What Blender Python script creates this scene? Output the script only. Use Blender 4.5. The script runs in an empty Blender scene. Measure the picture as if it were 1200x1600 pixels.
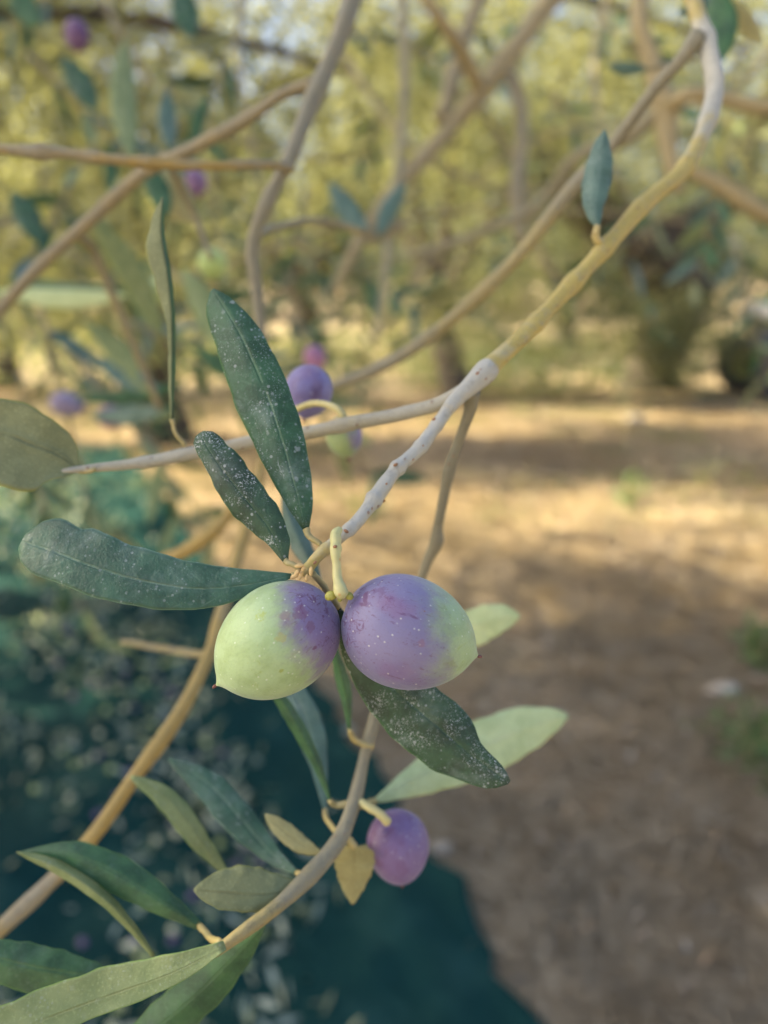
import bpy, math, random
import numpy as np
from mathutils import Vector, Matrix
R = math.radians
random.seed(7)
rng = np.random.default_rng(7)
scene = bpy.context.scene
col = scene.collection

# ------------------------------------------------------------------ camera, sky, sun, exposure
CAM = Vector((0, 0, 1.35)); PITCH = R(17.7); F = 1156.0
fwd = Vector((0, math.cos(PITCH), -math.sin(PITCH)))
rgt = Vector((1, 0, 0)); upv = Vector((0, math.sin(PITCH), math.cos(PITCH)))
cd = bpy.data.cameras.new('camera'); cam = bpy.data.objects.new('camera', cd); col.objects.link(cam)
cam.location = CAM; cam.rotation_euler = (math.pi/2 - PITCH, 0, 0)
cd.sensor_fit = 'VERTICAL'; cd.sensor_height = 34.6; cd.sensor_width = 25.95; cd.lens = 25.0
cd.clip_start = 0.01; cd.clip_end = 400
cd.dof.use_dof = True; cd.dof.focus_distance = 0.1165; cd.dof.aperture_fstop = 9.0
scene.camera = cam

SUN_EL, SUN_AZ = R(28), R(278)      # azimuth clockwise from +Y
sdir = Vector((math.sin(SUN_AZ)*math.cos(SUN_EL), math.cos(SUN_AZ)*math.cos(SUN_EL), math.sin(SUN_EL)))
w = bpy.data.worlds.new('World'); scene.world = w; w.use_nodes = True
wn = w.node_tree.nodes; bg = wn['Background']
sky = wn.new('ShaderNodeTexSky'); sky.sky_type = 'NISHITA'; sky.sun_disc = False
sky.sun_elevation = SUN_EL; sky.sun_rotation = SUN_AZ; sky.air_density = 0.7; sky.dust_density = 4.0; sky.ozone_density = 0.4
w.node_tree.links.new(sky.outputs[0], bg.inputs[0]); bg.inputs[1].default_value = 0.088
sd = bpy.data.lights.new('sun', 'SUN'); sd.energy = 5.0; sd.angle = R(0.5); sd.color = (1.0, 0.86, 0.56)
so = bpy.data.objects.new('sun', sd); col.objects.link(so); so.rotation_euler = sdir.to_track_quat('Z', 'Y').to_euler()
vs = scene.view_settings; vs.view_transform = 'Standard'; vs.look = 'None'; vs.gamma = 1; vs.exposure = 2.38; vs.use_curve_mapping = False
scene.cycles.use_denoising = True
scene.cycles.max_bounces = 7; scene.cycles.diffuse_bounces = 4; scene.cycles.transmission_bounces = 4
scene.cycles.transparent_max_bounces = 6; scene.cycles.sample_clamp_indirect = 8

# ------------------------------------------------------------------ placing helpers
def P(x, y, d):
    """a point at depth d metres (along the view axis) seen at photo pixel x, y"""
    return CAM + (fwd + rgt*((x-600)/F) - upv*((y-800)/F))*d
def G(x, y, z=0.0):
    v = fwd + rgt*((x-600)/F) - upv*((y-800)/F)
    return CAM + v*((z-CAM.z)/v.z)
def tag(o, label=None, cat=None, group=None, kind=None):
    for k, v in (('label', label), ('category', cat), ('group', group), ('kind', kind)):
        if v: o[k] = v
    return o
def empty(name, loc, label, cat, group=None):
    o = bpy.data.objects.new(name, None); col.objects.link(o); o.location = loc; o.empty_display_size = .02
    return tag(o, label, cat, group)
def link(name, me, mats, parent=None, origin=None):
    o = bpy.data.objects.new(name, me); col.objects.link(o)
    for m in (mats if isinstance(mats, (list, tuple)) else [mats]): me.materials.append(m)
    if parent is not None:
        o.parent = parent
        base = Vector((0, 0, 0)); q = parent
        while q is not None: base += q.location; q = q.parent
        o.location = -base          # meshes are written in world coordinates, so undo the parent's offset
    return o
def mesh(name, verts, faces, smooth=True, uv=None, attrs=None, matidx=None):
    me = bpy.data.meshes.new(name)
    verts = np.asarray(verts, dtype=np.float32).reshape(-1, 3)
    if isinstance(faces, np.ndarray):
        k = faces.shape[1]; loops = faces.astype(np.int32).ravel(); n = len(faces)
        starts = np.arange(n, dtype=np.int32)*k
    else:
        n = len(faces); lens = np.array([len(f) for f in faces], dtype=np.int32)
        starts = np.concatenate(([0], np.cumsum(lens)[:-1])).astype(np.int32)
        loops = np.fromiter((i for f in faces for i in f), dtype=np.int32)
    me.vertices.add(len(verts)); me.vertices.foreach_set('co', verts.ravel())
    me.loops.add(len(loops)); me.loops.foreach_set('vertex_index', loops)
    me.polygons.add(n); me.polygons.foreach_set('loop_start', starts)
    if smooth: me.polygons.foreach_set('use_smooth', np.ones(n, dtype=bool))
    if matidx is not None: me.polygons.foreach_set('material_index', np.asarray(matidx, dtype=np.int32))
    me.update(calc_edges=True)
    if uv is not None:
        l = me.uv_layers.new(name='UVMap'); l.data.foreach_set('uv', np.asarray(uv, dtype=np.float32)[loops].ravel())
    for k, v in (attrs or {}).items():
        a = me.attributes.new(k, 'FLOAT', 'POINT'); a.data.foreach_set('value', np.asarray(v, dtype=np.float32))
    return me
def spline(pts, n):
    """Catmull-Rom through rows of numbers, n samples, uniform in chord length"""
    p = np.asarray(pts, dtype=float)
    if len(p) == 2:
        t = np.linspace(0, 1, n)[:, None]; return p[0]*(1-t)+p[1]*t
    q = np.vstack([2*p[0]-p[1], p, 2*p[-1]-p[-2]])
    s = np.concatenate(([0], np.cumsum(np.linalg.norm(np.diff(p[:, :3], axis=0), axis=1)+1e-9)))
    out = []
    for u in np.linspace(0, s[-1], n):
        i = min(np.searchsorted(s, u, 'right')-1, len(p)-2); t = (u-s[i])/(s[i+1]-s[i])
        a, b, c, d = q[i], q[i+1], q[i+2], q[i+3]
        out.append(.5*((2*b)+(-a+c)*t+(2*a-5*b+4*c-d)*t*t+(-a+3*b-3*c+d)*t**3))
    return np.array(out)

# ------------------------------------------------------------------ materials
def nt(name):
    m = bpy.data.materials.new(name); m.use_nodes = True; t = m.node_tree
    return m, t, t.nodes['Principled BSDF'], t.nodes, t.links
class NB:
    """tiny node wiring helper"""
    def __init__(s, t): s.t = t; s.n = t.nodes; s.l = t.links
    def put(s, sock, v):
        if hasattr(v, 'links') or isinstance(v, bpy.types.NodeSocket): s.l.new(v, sock)
        else: sock.default_value = v
    def math(s, op, a, b=0.0, c=None, clamp=False):
        n = s.n.new('ShaderNodeMath'); n.operation = op; n.use_clamp = clamp
        s.put(n.inputs[0], a); s.put(n.inputs[1], b)
        if c is not None: s.put(n.inputs[2], c)
        return n.outputs[0]
    def ramp(s, v, a, b):
        n = s.n.new('ShaderNodeMapRange'); n.interpolation_type = 'SMOOTHSTEP'
        s.put(n.inputs[0], v); n.inputs[1].default_value = a; n.inputs[2].default_value = b
        return n.outputs[0]
    def mix(s, f, a, b):
        n = s.n.new('ShaderNodeMix'); n.data_type = 'RGBA'
        s.put(n.inputs[0], f)
        for k, v in ((6, a), (7, b)):
            s.put(n.inputs[k], v if isinstance(v, bpy.types.NodeSocket) else (*v[:3], 1))
        return n.outputs[2]
    def noise(s, vec, scale, detail=3, rough=.55, dist=0.0):
        n = s.n.new('ShaderNodeTexNoise'); n.inputs['Scale'].default_value = scale; n.inputs['Detail'].default_value = detail
        n.inputs['Roughness'].default_value = rough; n.inputs['Distortion'].default_value = dist
        if vec is not None: s.l.new(vec, n.inputs['Vector'])
        return n.outputs['Fac']
    def vor(s, vec, scale, feature='F1', rnd=1.0):
        n = s.n.new('ShaderNodeTexVoronoi'); n.feature = feature; n.inputs['Scale'].default_value = scale
        n.inputs['Randomness'].default_value = rnd
        if vec is not None: s.l.new(vec, n.inputs['Vector'])
        return n
    def obj(s): return s.n.new('ShaderNodeTexCoord').outputs['Object']
    def scale(s, vec, v):
        n = s.n.new('ShaderNodeMapping'); n.inputs['Scale'].default_value = v; s.l.new(vec, n.inputs[0]); return n.outputs[0]
    def attr(s, k):
        n = s.n.new('ShaderNodeAttribute'); n.attribute_name = k; return n.outputs['Fac']
    def bump(s, h, strength, dist, normal=None):
        n = s.n.new('ShaderNodeBump'); n.inputs['Strength'].default_value = strength; n.inputs['Distance'].default_value = dist
        s.l.new(h, n.inputs['Height'])
        if normal is not None: s.l.new(normal, n.inputs['Normal'])
        return n.outputs[0]

def leaf_mat(name, base, dark, rib, dust=0.0, bloom=0.0, rough=.5, trans=.12, edge=None, seed=0.0, thresh=.62):
    """a leaf surface close up: UV u runs along the leaf, v is -1..1 across it"""
    m, t, b, n, l = nt(name); nb = NB(t)
    uvn = n.new('ShaderNodeUVMap').outputs[0]; sep = n.new('ShaderNodeSeparateXYZ'); l.new(uvn, sep.inputs[0])
    U, V = sep.outputs[0], sep.outputs[1]
    o = nb.obj(); mp = n.new('ShaderNodeMapping'); mp.inputs['Location'].default_value = (seed, seed*1.7, 0); l.new(o, mp.inputs[0]); o = mp.outputs[0]
    c = nb.mix(nb.ramp(nb.noise(o, 190, 4), .32, .68), dark, base)
    fine = nb.noise(o, 1900, 3, .6)
    c = nb.mix(nb.math('MULTIPLY', nb.ramp(fine, .5, .75), .35), c, [x*1.7 for x in base])
    av = nb.math('ABSOLUTE', V)
    wob = nb.math('MULTIPLY', nb.math('SUBTRACT', nb.noise(o, 130, 2), .5), .05)
    ribm = nb.ramp(nb.math('ABSOLUTE', nb.math('ADD', V, wob)), .07, .015)
    ribm = nb.math('MULTIPLY', ribm, nb.ramp(nb.noise(o, 260, 2), .25, .6))
    c = nb.mix(nb.math('MULTIPLY', ribm, .28), c, rib)
    # faint side veins
    vv = nb.math('SINE', nb.math('MULTIPLY', nb.math('SUBTRACT', nb.math('MULTIPLY', U, 1.0), nb.math('MULTIPLY', av, .14)), 75.0))
    vein = nb.math('MULTIPLY', nb.ramp(vv, .8, 1.0), nb.ramp(nb.noise(o, 330, 2), .45, .7))
    c = nb.mix(nb.math('MULTIPLY', vein, .16), c, rib)
    if edge: c = nb.mix(nb.math('MULTIPLY', nb.ramp(av, .93, 1.0), .8), c, edge)
    if bloom:
        c = nb.mix(nb.math('MULTIPLY', nb.ramp(nb.noise(o, 115, 5, .7, .4), .50, .74), bloom), c, (.24, .33, .32))
    rg = rough
    if dust:
        v1 = nb.vor(o, 1500); rnd = n.new('ShaderNodeSeparateColor'); l.new(v1.outputs['Color'], rnd.inputs[0])
        sz = nb.math('MULTIPLY', nb.math('POWER', rnd.outputs[0], 3.0), .42)
        d1 = nb.math('MULTIPLY', nb.ramp(nb.math('SUBTRACT', v1.outputs['Distance'], sz), .10, -.05), nb.ramp(nb.noise(o, 230, 3), .38, .62))
        gr = nb.math('MULTIPLY', nb.ramp(nb.noise(o, 3800, 2, .7), thresh-.02, thresh+.08), nb.ramp(nb.noise(o, 140, 4, .75), .44, .62))
        v2 = nb.vor(nb.scale(o, (1, 1, 1)), 330); n2 = nb.noise(o, 900, 4, .7, 1.0)
        sm = nb.noise(nb.scale(o, (1.6, 1, .8)), 480, 5, .75, .8); smg = nb.math('MULTIPLY', nb.ramp(sm, .60, .72), nb.ramp(nb.noise(o, 75, 3, .6), .48, .62))
        blot = nb.math('MULTIPLY', nb.ramp(nb.math('ADD', v2.outputs['Distance'], nb.math('MULTIPLY', n2, .5)), .46, .33), nb.ramp(nb.noise(o, 80, 2), .55, .7))
        dm = nb.math('MAXIMUM', nb.math('MAXIMUM', nb.math('MULTIPLY', d1, .5), nb.math('MULTIPLY', gr, .9)), nb.math('MULTIPLY', nb.math('MAXIMUM', blot, smg), .7))
        dm = nb.math('MULTIPLY', dm, dust)
        c = nb.mix(dm, c, (.50, .56, .58))
        rg = nb.math('ADD', nb.math('MULTIPLY', dm, .35), rough, clamp=True)
    l.new(c, b.inputs['Base Color']); nb.put(b.inputs['Roughness'], rg)
    b.inputs['Specular IOR Level'].default_value = .45
    h = nb.math('ADD', nb.math('MULTIPLY', nb.noise(o, 2600, 2), .5), nb.math('MULTIPLY', ribm, -1.2))
    h = nb.math('ADD', h, nb.math('MULTIPLY', nb.noise(o, 420, 3), 1.2))
    l.new(nb.bump(h, .5, .0004), b.inputs['Normal'])
    out = n['Material Output']; tr = n.new('ShaderNodeBsdfTranslucent')
    l.new(nb.mix(.5, c, (.30, .45, .08)), tr.inputs[0])
    mx = n.new('ShaderNodeMixShader'); mx.inputs[0].default_value = trans
    l.new(b.outputs[0], mx.inputs[1]); l.new(tr.outputs[0], mx.inputs[2]); l.new(mx.outputs[0], out.inputs[0])
    return m

TOP = leaf_mat('leaf_top', (.036, .112, .056), (.015, .058, .028), (.14, .27, .17), dust=.8, bloom=.36, edge=(.05, .16, .05), seed=.3)
TOPDUSTY = leaf_mat('leaf_top_dusty', (.026, .078, .042), (.010, .036, .022), (.08, .16, .10), dust=1.0, bloom=.25, edge=(.06, .15, .05), seed=1.1, thresh=.57)
TOPCLEAN = leaf_mat('leaf_top_clean', (.036, .108, .068), (.017, .064, .042), (.24, .38, .27), dust=.5, bloom=.26, edge=(.12, .22, .15), seed=2.2, thresh=.66)
TOPGREEN = leaf_mat('leaf_top_green', (.050, .140, .055), (.022, .075, .035), (.12, .25, .10), dust=.15, bloom=.15, edge=(.12, .25, .06), seed=4.2)
TOPBLUE = leaf_mat('leaf_top_blue', (.095, .18, .155), (.055, .12, .105), (.22, .32, .32), dust=.35, bloom=.5, seed=3.1)
UNDER = leaf_mat('leaf_under', (.245, .275, .135), (.185, .21, .10), (.13, .12, .05), rough=.65, edge=(.32, .34, .08), seed=.9, trans=.2)
UNDERPALE = leaf_mat('leaf_under_pale', (.54, .66, .36), (.43, .55, .28), (.72, .78, .52), rough=.6, seed=5.9, trans=.25)
UNDERTAN = leaf_mat('leaf_under_tan', (.38, .36, .165), (.31, .29, .13), (.30, .24, .10), rough=.65, seed=6.9, trans=.25)
UNDERGREEN = leaf_mat('leaf_under_green', (.24, .30, .13), (.17, .23, .09), (.32, .36, .17), dust=.35, rough=.6, edge=(.18, .33, .06), seed=7.3, trans=.2)

def bark_mat(name, grey, yellow, spot=(.22, .13, .08), rough=.62, bumpk=.6):
    m, t, b, n, l = nt(name); nb = NB(t); o = nb.obj()
    tint = nb.attr('tint')
    k = nb.ramp(nb.math('ADD', tint, nb.math('MULTIPLY', nb.math('SUBTRACT', nb.noise(o, 150, 4, .7), .5), .9)), .3, .7)
    c = nb.mix(k, grey, yellow)
    c = nb.mix(nb.math('MULTIPLY', nb.ramp(nb.noise(o, 520, 4, .7), .5, .72), .45), c, [x*.55 for x in grey])
    v = nb.vor(o, 420); c = nb.mix(nb.math('MULTIPLY', nb.ramp(v.outputs['Distance'], .16, .08), .75), c, spot)
    c = nb.mix(nb.math('MULTIPLY', nb.ramp(nb.noise(o, 60, 3), .58, .7), .35), c, [x*1.25 for x in grey])
    l.new(c, b.inputs['Base Color']); b.inputs['Roughness'].default_value = rough
    h = nb.math('ADD', nb.noise(o, 700, 4, .6), nb.math('MULTIPLY', nb.ramp(v.outputs['Distance'], .2, .1), .5))
    l.new(nb.bump(h, bumpk, .0006), b.inputs['Normal'])
    return m
BARK = bark_mat('bark_twig', (.38, .385, .335), (.38, .31, .085))
BARKBROWN = bark_mat('bark_brown_twig', (.20, .19, .13), (.27, .23, .10))
BARKORANGE = bark_mat('bark_orange_twig', (.24, .22, .15), (.31, .23, .07))
BARKLIMB = bark_mat('bark_limb', (.22, .195, .12), (.29, .24, .12))
STALK = bark_mat('fruit_stalk_skin', (.46, .48, .22), (.50, .46, .21), spot=(.45, .30, .12), rough=.5, bumpk=.3)
PETIOLE = bark_mat('petiole_skin', (.36, .32, .15), (.40, .33, .13), rough=.5, bumpk=.3)
BUD = bark_mat('bud_scale', (.52, .38, .18), (.56, .40, .16), spot=(.3, .18, .08))
SCAR = bark_mat('leaf_scar', (.26, .14, .08), (.28, .15, .07), spot=(.1, .05, .03))
CALYX = bark_mat('calyx', (.30, .31, .06), (.36, .34, .07), spot=(.2, .12, .03), rough=.5)

def olive_mat(name, pdir, thr, soft, green=(.30, .41, .165), green2=(.23, .32, .085), purple=(.20, .125, .25), deep=(.10, .03, .10),
              bloom=(.20, .18, .34), bloomk=.75, seed=0.0, marks_at=()):
    """skin of a ripening olive; object space z runs from stalk to tip. pdir: the side that has turned purple (unit = radius)"""
    m, t, b, n, l = nt(name); nb = NB(t); o = nb.obj()
    sc = nb.scale(o, (1/.0092, 1/.0092, 1/.0110))
    mp = n.new('ShaderNodeMapping'); mp.inputs['Location'].default_value = (seed, seed, seed); l.new(sc, mp.inputs[0]); q = mp.outputs[0]
    def dot(v):
        d = n.new('ShaderNodeVectorMath'); d.operation = 'DOT_PRODUCT'; l.new(sc, d.inputs[0]); d.inputs[1].default_value = v; return d.outputs['Value']
    f = nb.math('ADD', dot(pdir), nb.math('MULTIPLY', nb.math('SUBTRACT', nb.noise(q, 2.0, 5, .65), .5), .75))
    f = nb.math('ADD', f, nb.math('MULTIPLY', nb.math('SUBTRACT', nb.noise(nb.scale(q, (1, 1, .35)), 9, 3, .6), .5), .22))
    pm = nb.ramp(f, thr-soft, thr+soft)
    g = nb.mix(nb.ramp(nb.noise(q, 2.6, 4, .6), .42, .66), green, green2)
    # waxy bloom, rubbed off in patches
    rub = nb.ramp(nb.noise(q, 3.2, 5, .7, .6), .60, .68)
    gb = nb.mix(nb.math('MULTIPLY', nb.math('SUBTRACT', 1.0, rub), .30), g, (.36, .53, .38))
    mid = nb.mix(nb.ramp(nb.noise(q, 1.7, 2), .4, .6), purple, (.19, .125, .24))
    bl = nb.math('MULTIPLY', nb.ramp(nb.noise(q, 1.5, 3, .5), .22, .52), bloomk)
    pb = nb.mix(bl, mid, bloom)
    ln = nb.vor(nb.scale(q, (1.0, 1.0, .45)), 3.3, 'DISTANCE_TO_EDGE')
    dd = n.new('ShaderNodeVectorMath'); dd.operation = 'ADD'
    nz = n.new('ShaderNodeTexNoise'); nz.inputs['Scale'].default_value = 5; l.new(q, nz.inputs['Vector']); l.new(q, dd.inputs[0])
    vmul = n.new('ShaderNodeVectorMath'); vmul.operation = 'SCALE'; vmul.inputs['Scale'].default_value = .35; l.new(nz.outputs['Color'], vmul.inputs[0]); l.new(vmul.outputs[0], dd.inputs[1])
    l.new(dd.outputs[0], ln.inputs['Vector'])
    line = nb.math('MULTIPLY', nb.ramp(ln.outputs['Distance'], .028, .006), nb.math('MULTIPLY', nb.ramp(nb.noise(q, 2.4, 3), .50, .62), nb.ramp(dot((0, 0, 1)), .1, -.6)))
    streak = nb.math('MULTIPLY', nb.ramp(nb.noise(nb.scale(q, (3.2, 3.2, .5)), 4.5, 4, .7), .58, .68), .8)
    near_stalk = nb.math('MULTIPLY', nb.ramp(dot((0, 0, 1)), -.1, -.9), .13)
    blot = nb.ramp(nb.math('ADD', nb.noise(q, 4.2, 5, .75, 1.2), near_stalk), .66, .73)
    marks = nb.math('MAXIMUM', nb.math('MAXIMUM', line, streak), blot)
    pb = nb.mix(nb.math('MULTIPLY', marks, .75), pb, deep)
    pb = nb.mix(nb.math('MULTIPLY', nb.ramp(nb.noise(q, 14, 3, .7), .62, .72), .5), pb, deep)
    c = nb.mix(pm, gb, pb)
    # reddish fringe where the colour turns, plus a few brown flecks
    fr = nb.math('MULTIPLY', nb.math('MULTIPLY', nb.math('MULTIPLY', pm, nb.math('SUBTRACT', 1.0, pm)), 3.2), nb.ramp(nb.noise(q, 3.5, 4, .7, .8), .52, .64))
    c = nb.mix(nb.math('MULTIPLY', fr, .22), c, (.24, .11, .17))
    gm = nb.math('MULTIPLY', nb.ramp(nb.noise(q, 6.5, 4, .7, .8), .66, .73), nb.math('SUBTRACT', 1.0, pm))
    c = nb.mix(nb.math('MULTIPLY', gm, .7), c, (.33, .36, .05))
    # pale lenticels
    v = nb.vor(q, 8.6); sp = n.new('ShaderNodeSeparateColor'); l.new(v.outputs['Color'], sp.inputs[0])
    dot1 = nb.math('MULTIPLY', nb.ramp(v.outputs['Distance'], .19, .06), nb.ramp(sp.outputs[0], .1, .6))
    c = nb.mix(nb.math('MULTIPLY', dot1, .5), c, (.72, .76, .66))
    c = nb.mix(nb.math('MULTIPLY', nb.ramp(nb.noise(q, 30, 3, .7), .45, .75), .16), c, (.10, .08, .12))
    for (mp_, mr, mc, mk) in marks_at:      # scuffs and bruises at their own spots
        dv = n.new('ShaderNodeVectorMath'); dv.operation = 'DISTANCE'; l.new(o, dv.inputs[0]); dv.inputs[1].default_value = mp_
        wob = nb.math('MULTIPLY', nb.math('SUBTRACT', nb.noise(q, 7, 5, .75, .8), .5), mr*3.0)
        c = nb.mix(nb.math('MULTIPLY', nb.ramp(nb.math('ADD', dv.outputs['Value'], wob), mr*1.0, mr*.75), mk), c, mc)
    # green nipple at the tip, brown bruise
    tip = nb.ramp(dot((0, 0, 1)), 1.04, 1.13); c = nb.mix(tip, c, (.34, .44, .05))
    l.new(c, b.inputs['Base Color'])
    nb.put(b.inputs['Roughness'], nb.math('ADD', nb.math('MULTIPLY', nb.noise(q, 5, 3), .2), .40))
    b.inputs['Specular IOR Level'].default_value = .4
    b.inputs['Sheen Weight'].default_value = .25; b.inputs['Sheen Roughness'].default_value = .45; b.inputs['Sheen Tint'].default_value = (.75, .85, 1, 1)
    b.inputs['Subsurface Weight'].default_value = .12; b.inputs['Subsurface Radius'].default_value = (.9, .8, .4); b.inputs['Subsurface Scale'].default_value = .0012
    h = nb.math('ADD', nb.math('MULTIPLY', nb.noise(q, 12, 3), .5), nb.math('MULTIPLY', dot1, .4))
    h = nb.math('ADD', h, nb.math('MULTIPLY', nb.noise(q, 2.5, 2), 1.6))
    l.new(nb.bump(h, .35, .0004), b.inputs['Normal'])
    return m

def simple_mat(name, c1, c2, scale, rough=.7, bump=0.0, bd=.01, metallic=0.0, detail=4):
    m, t, b, n, l = nt(name); nb = NB(t); o = nb.obj(); f = nb.noise(o, scale, detail, .6)
    l.new(nb.mix(nb.ramp(f, .35, .65), c1, c2), b.inputs['Base Color']); b.inputs['Roughness'].default_value = rough
    b.inputs['Metallic'].default_value = metallic
    if bump: l.new(nb.bump(f, bump, bd), b.inputs['Normal'])
    return m

def far_leaf_mat(name, top, top2, under, trans=.35, tcol=(.34, .38, .06)):
    """foliage leaves: 'tint' is random per leaf, or per clump in crowns where it paints shade, silvery underneath"""
    m, t, b, n, l = nt(name); nb = NB(t)
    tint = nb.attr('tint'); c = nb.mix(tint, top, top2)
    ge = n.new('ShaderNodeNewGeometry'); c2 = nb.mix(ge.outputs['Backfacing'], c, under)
    l.new(c2, b.inputs['Base Color']); b.inputs['Roughness'].default_value = .6; b.inputs['Specular IOR Level'].default_value = .25
    tr = n.new('ShaderNodeBsdfTranslucent'); l.new(nb.mix(tint, tcol, [x*.7 for x in tcol]), tr.inputs[0])
    mx = n.new('ShaderNodeMixShader'); mx.inputs[0].default_value = trans
    l.new(b.outputs[0], mx.inputs[1]); l.new(tr.outputs[0], mx.inputs[2]); l.new(mx.outputs[0], n['Material Output'].inputs[0])
    return m
FOL = far_leaf_mat('olive_foliage', (.038, .060, .030), (.16, .185, .085), (.16, .19, .12), trans=.25)
FOLY = far_leaf_mat('olive_foliage_yellow_sunlit', (.042, .066, .030), (.31, .31, .13), (.20, .22, .13), trans=.33, tcol=(.45, .45, .15))  # yellower copy of the foliage; sunlight on the crowns put into the colour
FOLD = far_leaf_mat('olive_foliage_shaded', (.018, .032, .018), (.055, .075, .038), (.10, .13, .09), trans=.2)  # darkened copy of the foliage; shade in the gaps put into the colour
LITTER = far_leaf_mat('picked_leaves', (.10, .15, .10), (.34, .38, .24), (.42, .46, .35), trans=.1)
STRAW = far_leaf_mat('dry_straw', (.52, .41, .26), (.82, .68, .44), (.58, .47, .31), trans=.1, tcol=(.4, .3, .12))
DEADLEAF = far_leaf_mat('dead_leaves', (.14, .08, .045), (.60, .48, .34), (.50, .44, .36), trans=.1, tcol=(.3, .2, .1))
WEED = far_leaf_mat('weed_leaves', (.03, .09, .035), (.09, .18, .05), (.12, .2, .1), trans=.25)
TRUNK = simple_mat('old_olive_bark', (.035, .028, .022), (.10, .080, .060), 9, .9, .9, .04)

# ------------------------------------------------------------------ shape builders
def tube_mesh(name, pts, n=48, seg=14, rough=.04, knots=(), tints=None, cap=True, freq=23.):
    """pts rows: x y z radius (world). knots: (t, amount) swellings"""
    s = spline(pts, n); c = s[:, :3]; r = np.maximum(s[:, 3], 1e-5)
    tg = np.gradient(c, axis=0); tg /= np.linalg.norm(tg, axis=1)[:, None]+1e-12
    ref = np.array([.13, .9, .4]); a = np.cross(tg, ref); a /= np.linalg.norm(a, axis=1)[:, None]; b_ = np.cross(tg, a)
    T = np.linspace(0, 1, n); rr = r.copy()
    q1 = rng.uniform(0, 6, 4); fq = 7+n*.05; env = np.minimum(1, np.minimum(T, 1-T)*14)
    c = c+a*((.16*np.sin(fq*T+q1[0])+.04*np.sin(2.3*fq*T+q1[1]))*r*env)[:, None]+b_*((.16*np.sin(fq*1.2*T+q1[2])+.04*np.sin(2.7*fq*T+q1[3]))*r*env)[:, None]
    rr = rr*(1+.025*np.sin(3.1*fq*T+q1[1])+.02*np.sin(5.3*fq*T+q1[2]))
    for kt, ka in knots: rr = rr*(1+ka*np.exp(-((T-kt)/(1.3/n+.006))**2))
    ang = np.linspace(0, 2*np.pi, seg, endpoint=False); ph = rng.uniform(0, 6, 4)
    V = []
    for i in range(n):
        m = 1+rough*(np.sin(2*ang+freq*T[i]+ph[0])+.7*np.sin(3*ang-1.7*freq*T[i]+ph[1])+.6*np.sin(ang*5+2.9*freq*T[i]+ph[2]))
        V.append(c[i]+(a[i][None]*np.cos(ang)[:, None]+b_[i][None]*np.sin(ang)[:, None])*(rr[i]*m)[:, None])
    V = np.vstack(V); F_ = []
    for i in range(n-1):
        for j in range(seg):
            k = (j+1) % seg; F_.append((i*seg+j, i*seg+k, (i+1)*seg+k, (i+1)*seg+j))
    if cap: F_.append(tuple(range(seg))[::-1]); F_.append(tuple((n-1)*seg+j for j in range(seg)))
    if s.shape[1] > 4: tints = s[:, 4]
    ti = np.repeat(np.interp(T, np.linspace(0, 1, len(tints)), tints) if tints is not None else np.full(n, .5), seg)
    return mesh(name, V, F_, attrs={'tint': ti})
def ptube(name, px, mat, parent, n=48, **kw):
    """px rows: photo x, y, depth, radius in photo pixels"""
    pts = [(*P(q[0], q[1], q[2]), q[3]*q[2]/F, *q[4:]) for q in px]
    if 'nodes' in kw:                     # nodes: photo x, y, swelling -> place along the twig
        s = spline(pts, n); kn = []
        for x, y, a in kw.pop('nodes'):
            pr = [math.hypot(600+F*(Vector(c[:3])-CAM).dot(rgt)/(Vector(c[:3])-CAM).dot(fwd)-x, 800-F*(Vector(c[:3])-CAM).dot(upv)/(Vector(c[:3])-CAM).dot(fwd)-y) for c in s]
            kn.append((float(np.argmin(pr))/(n-1), a))
        kw['knots'] = kn
    return link(name, tube_mesh(name, pts, n, **kw), mat, parent)

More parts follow.
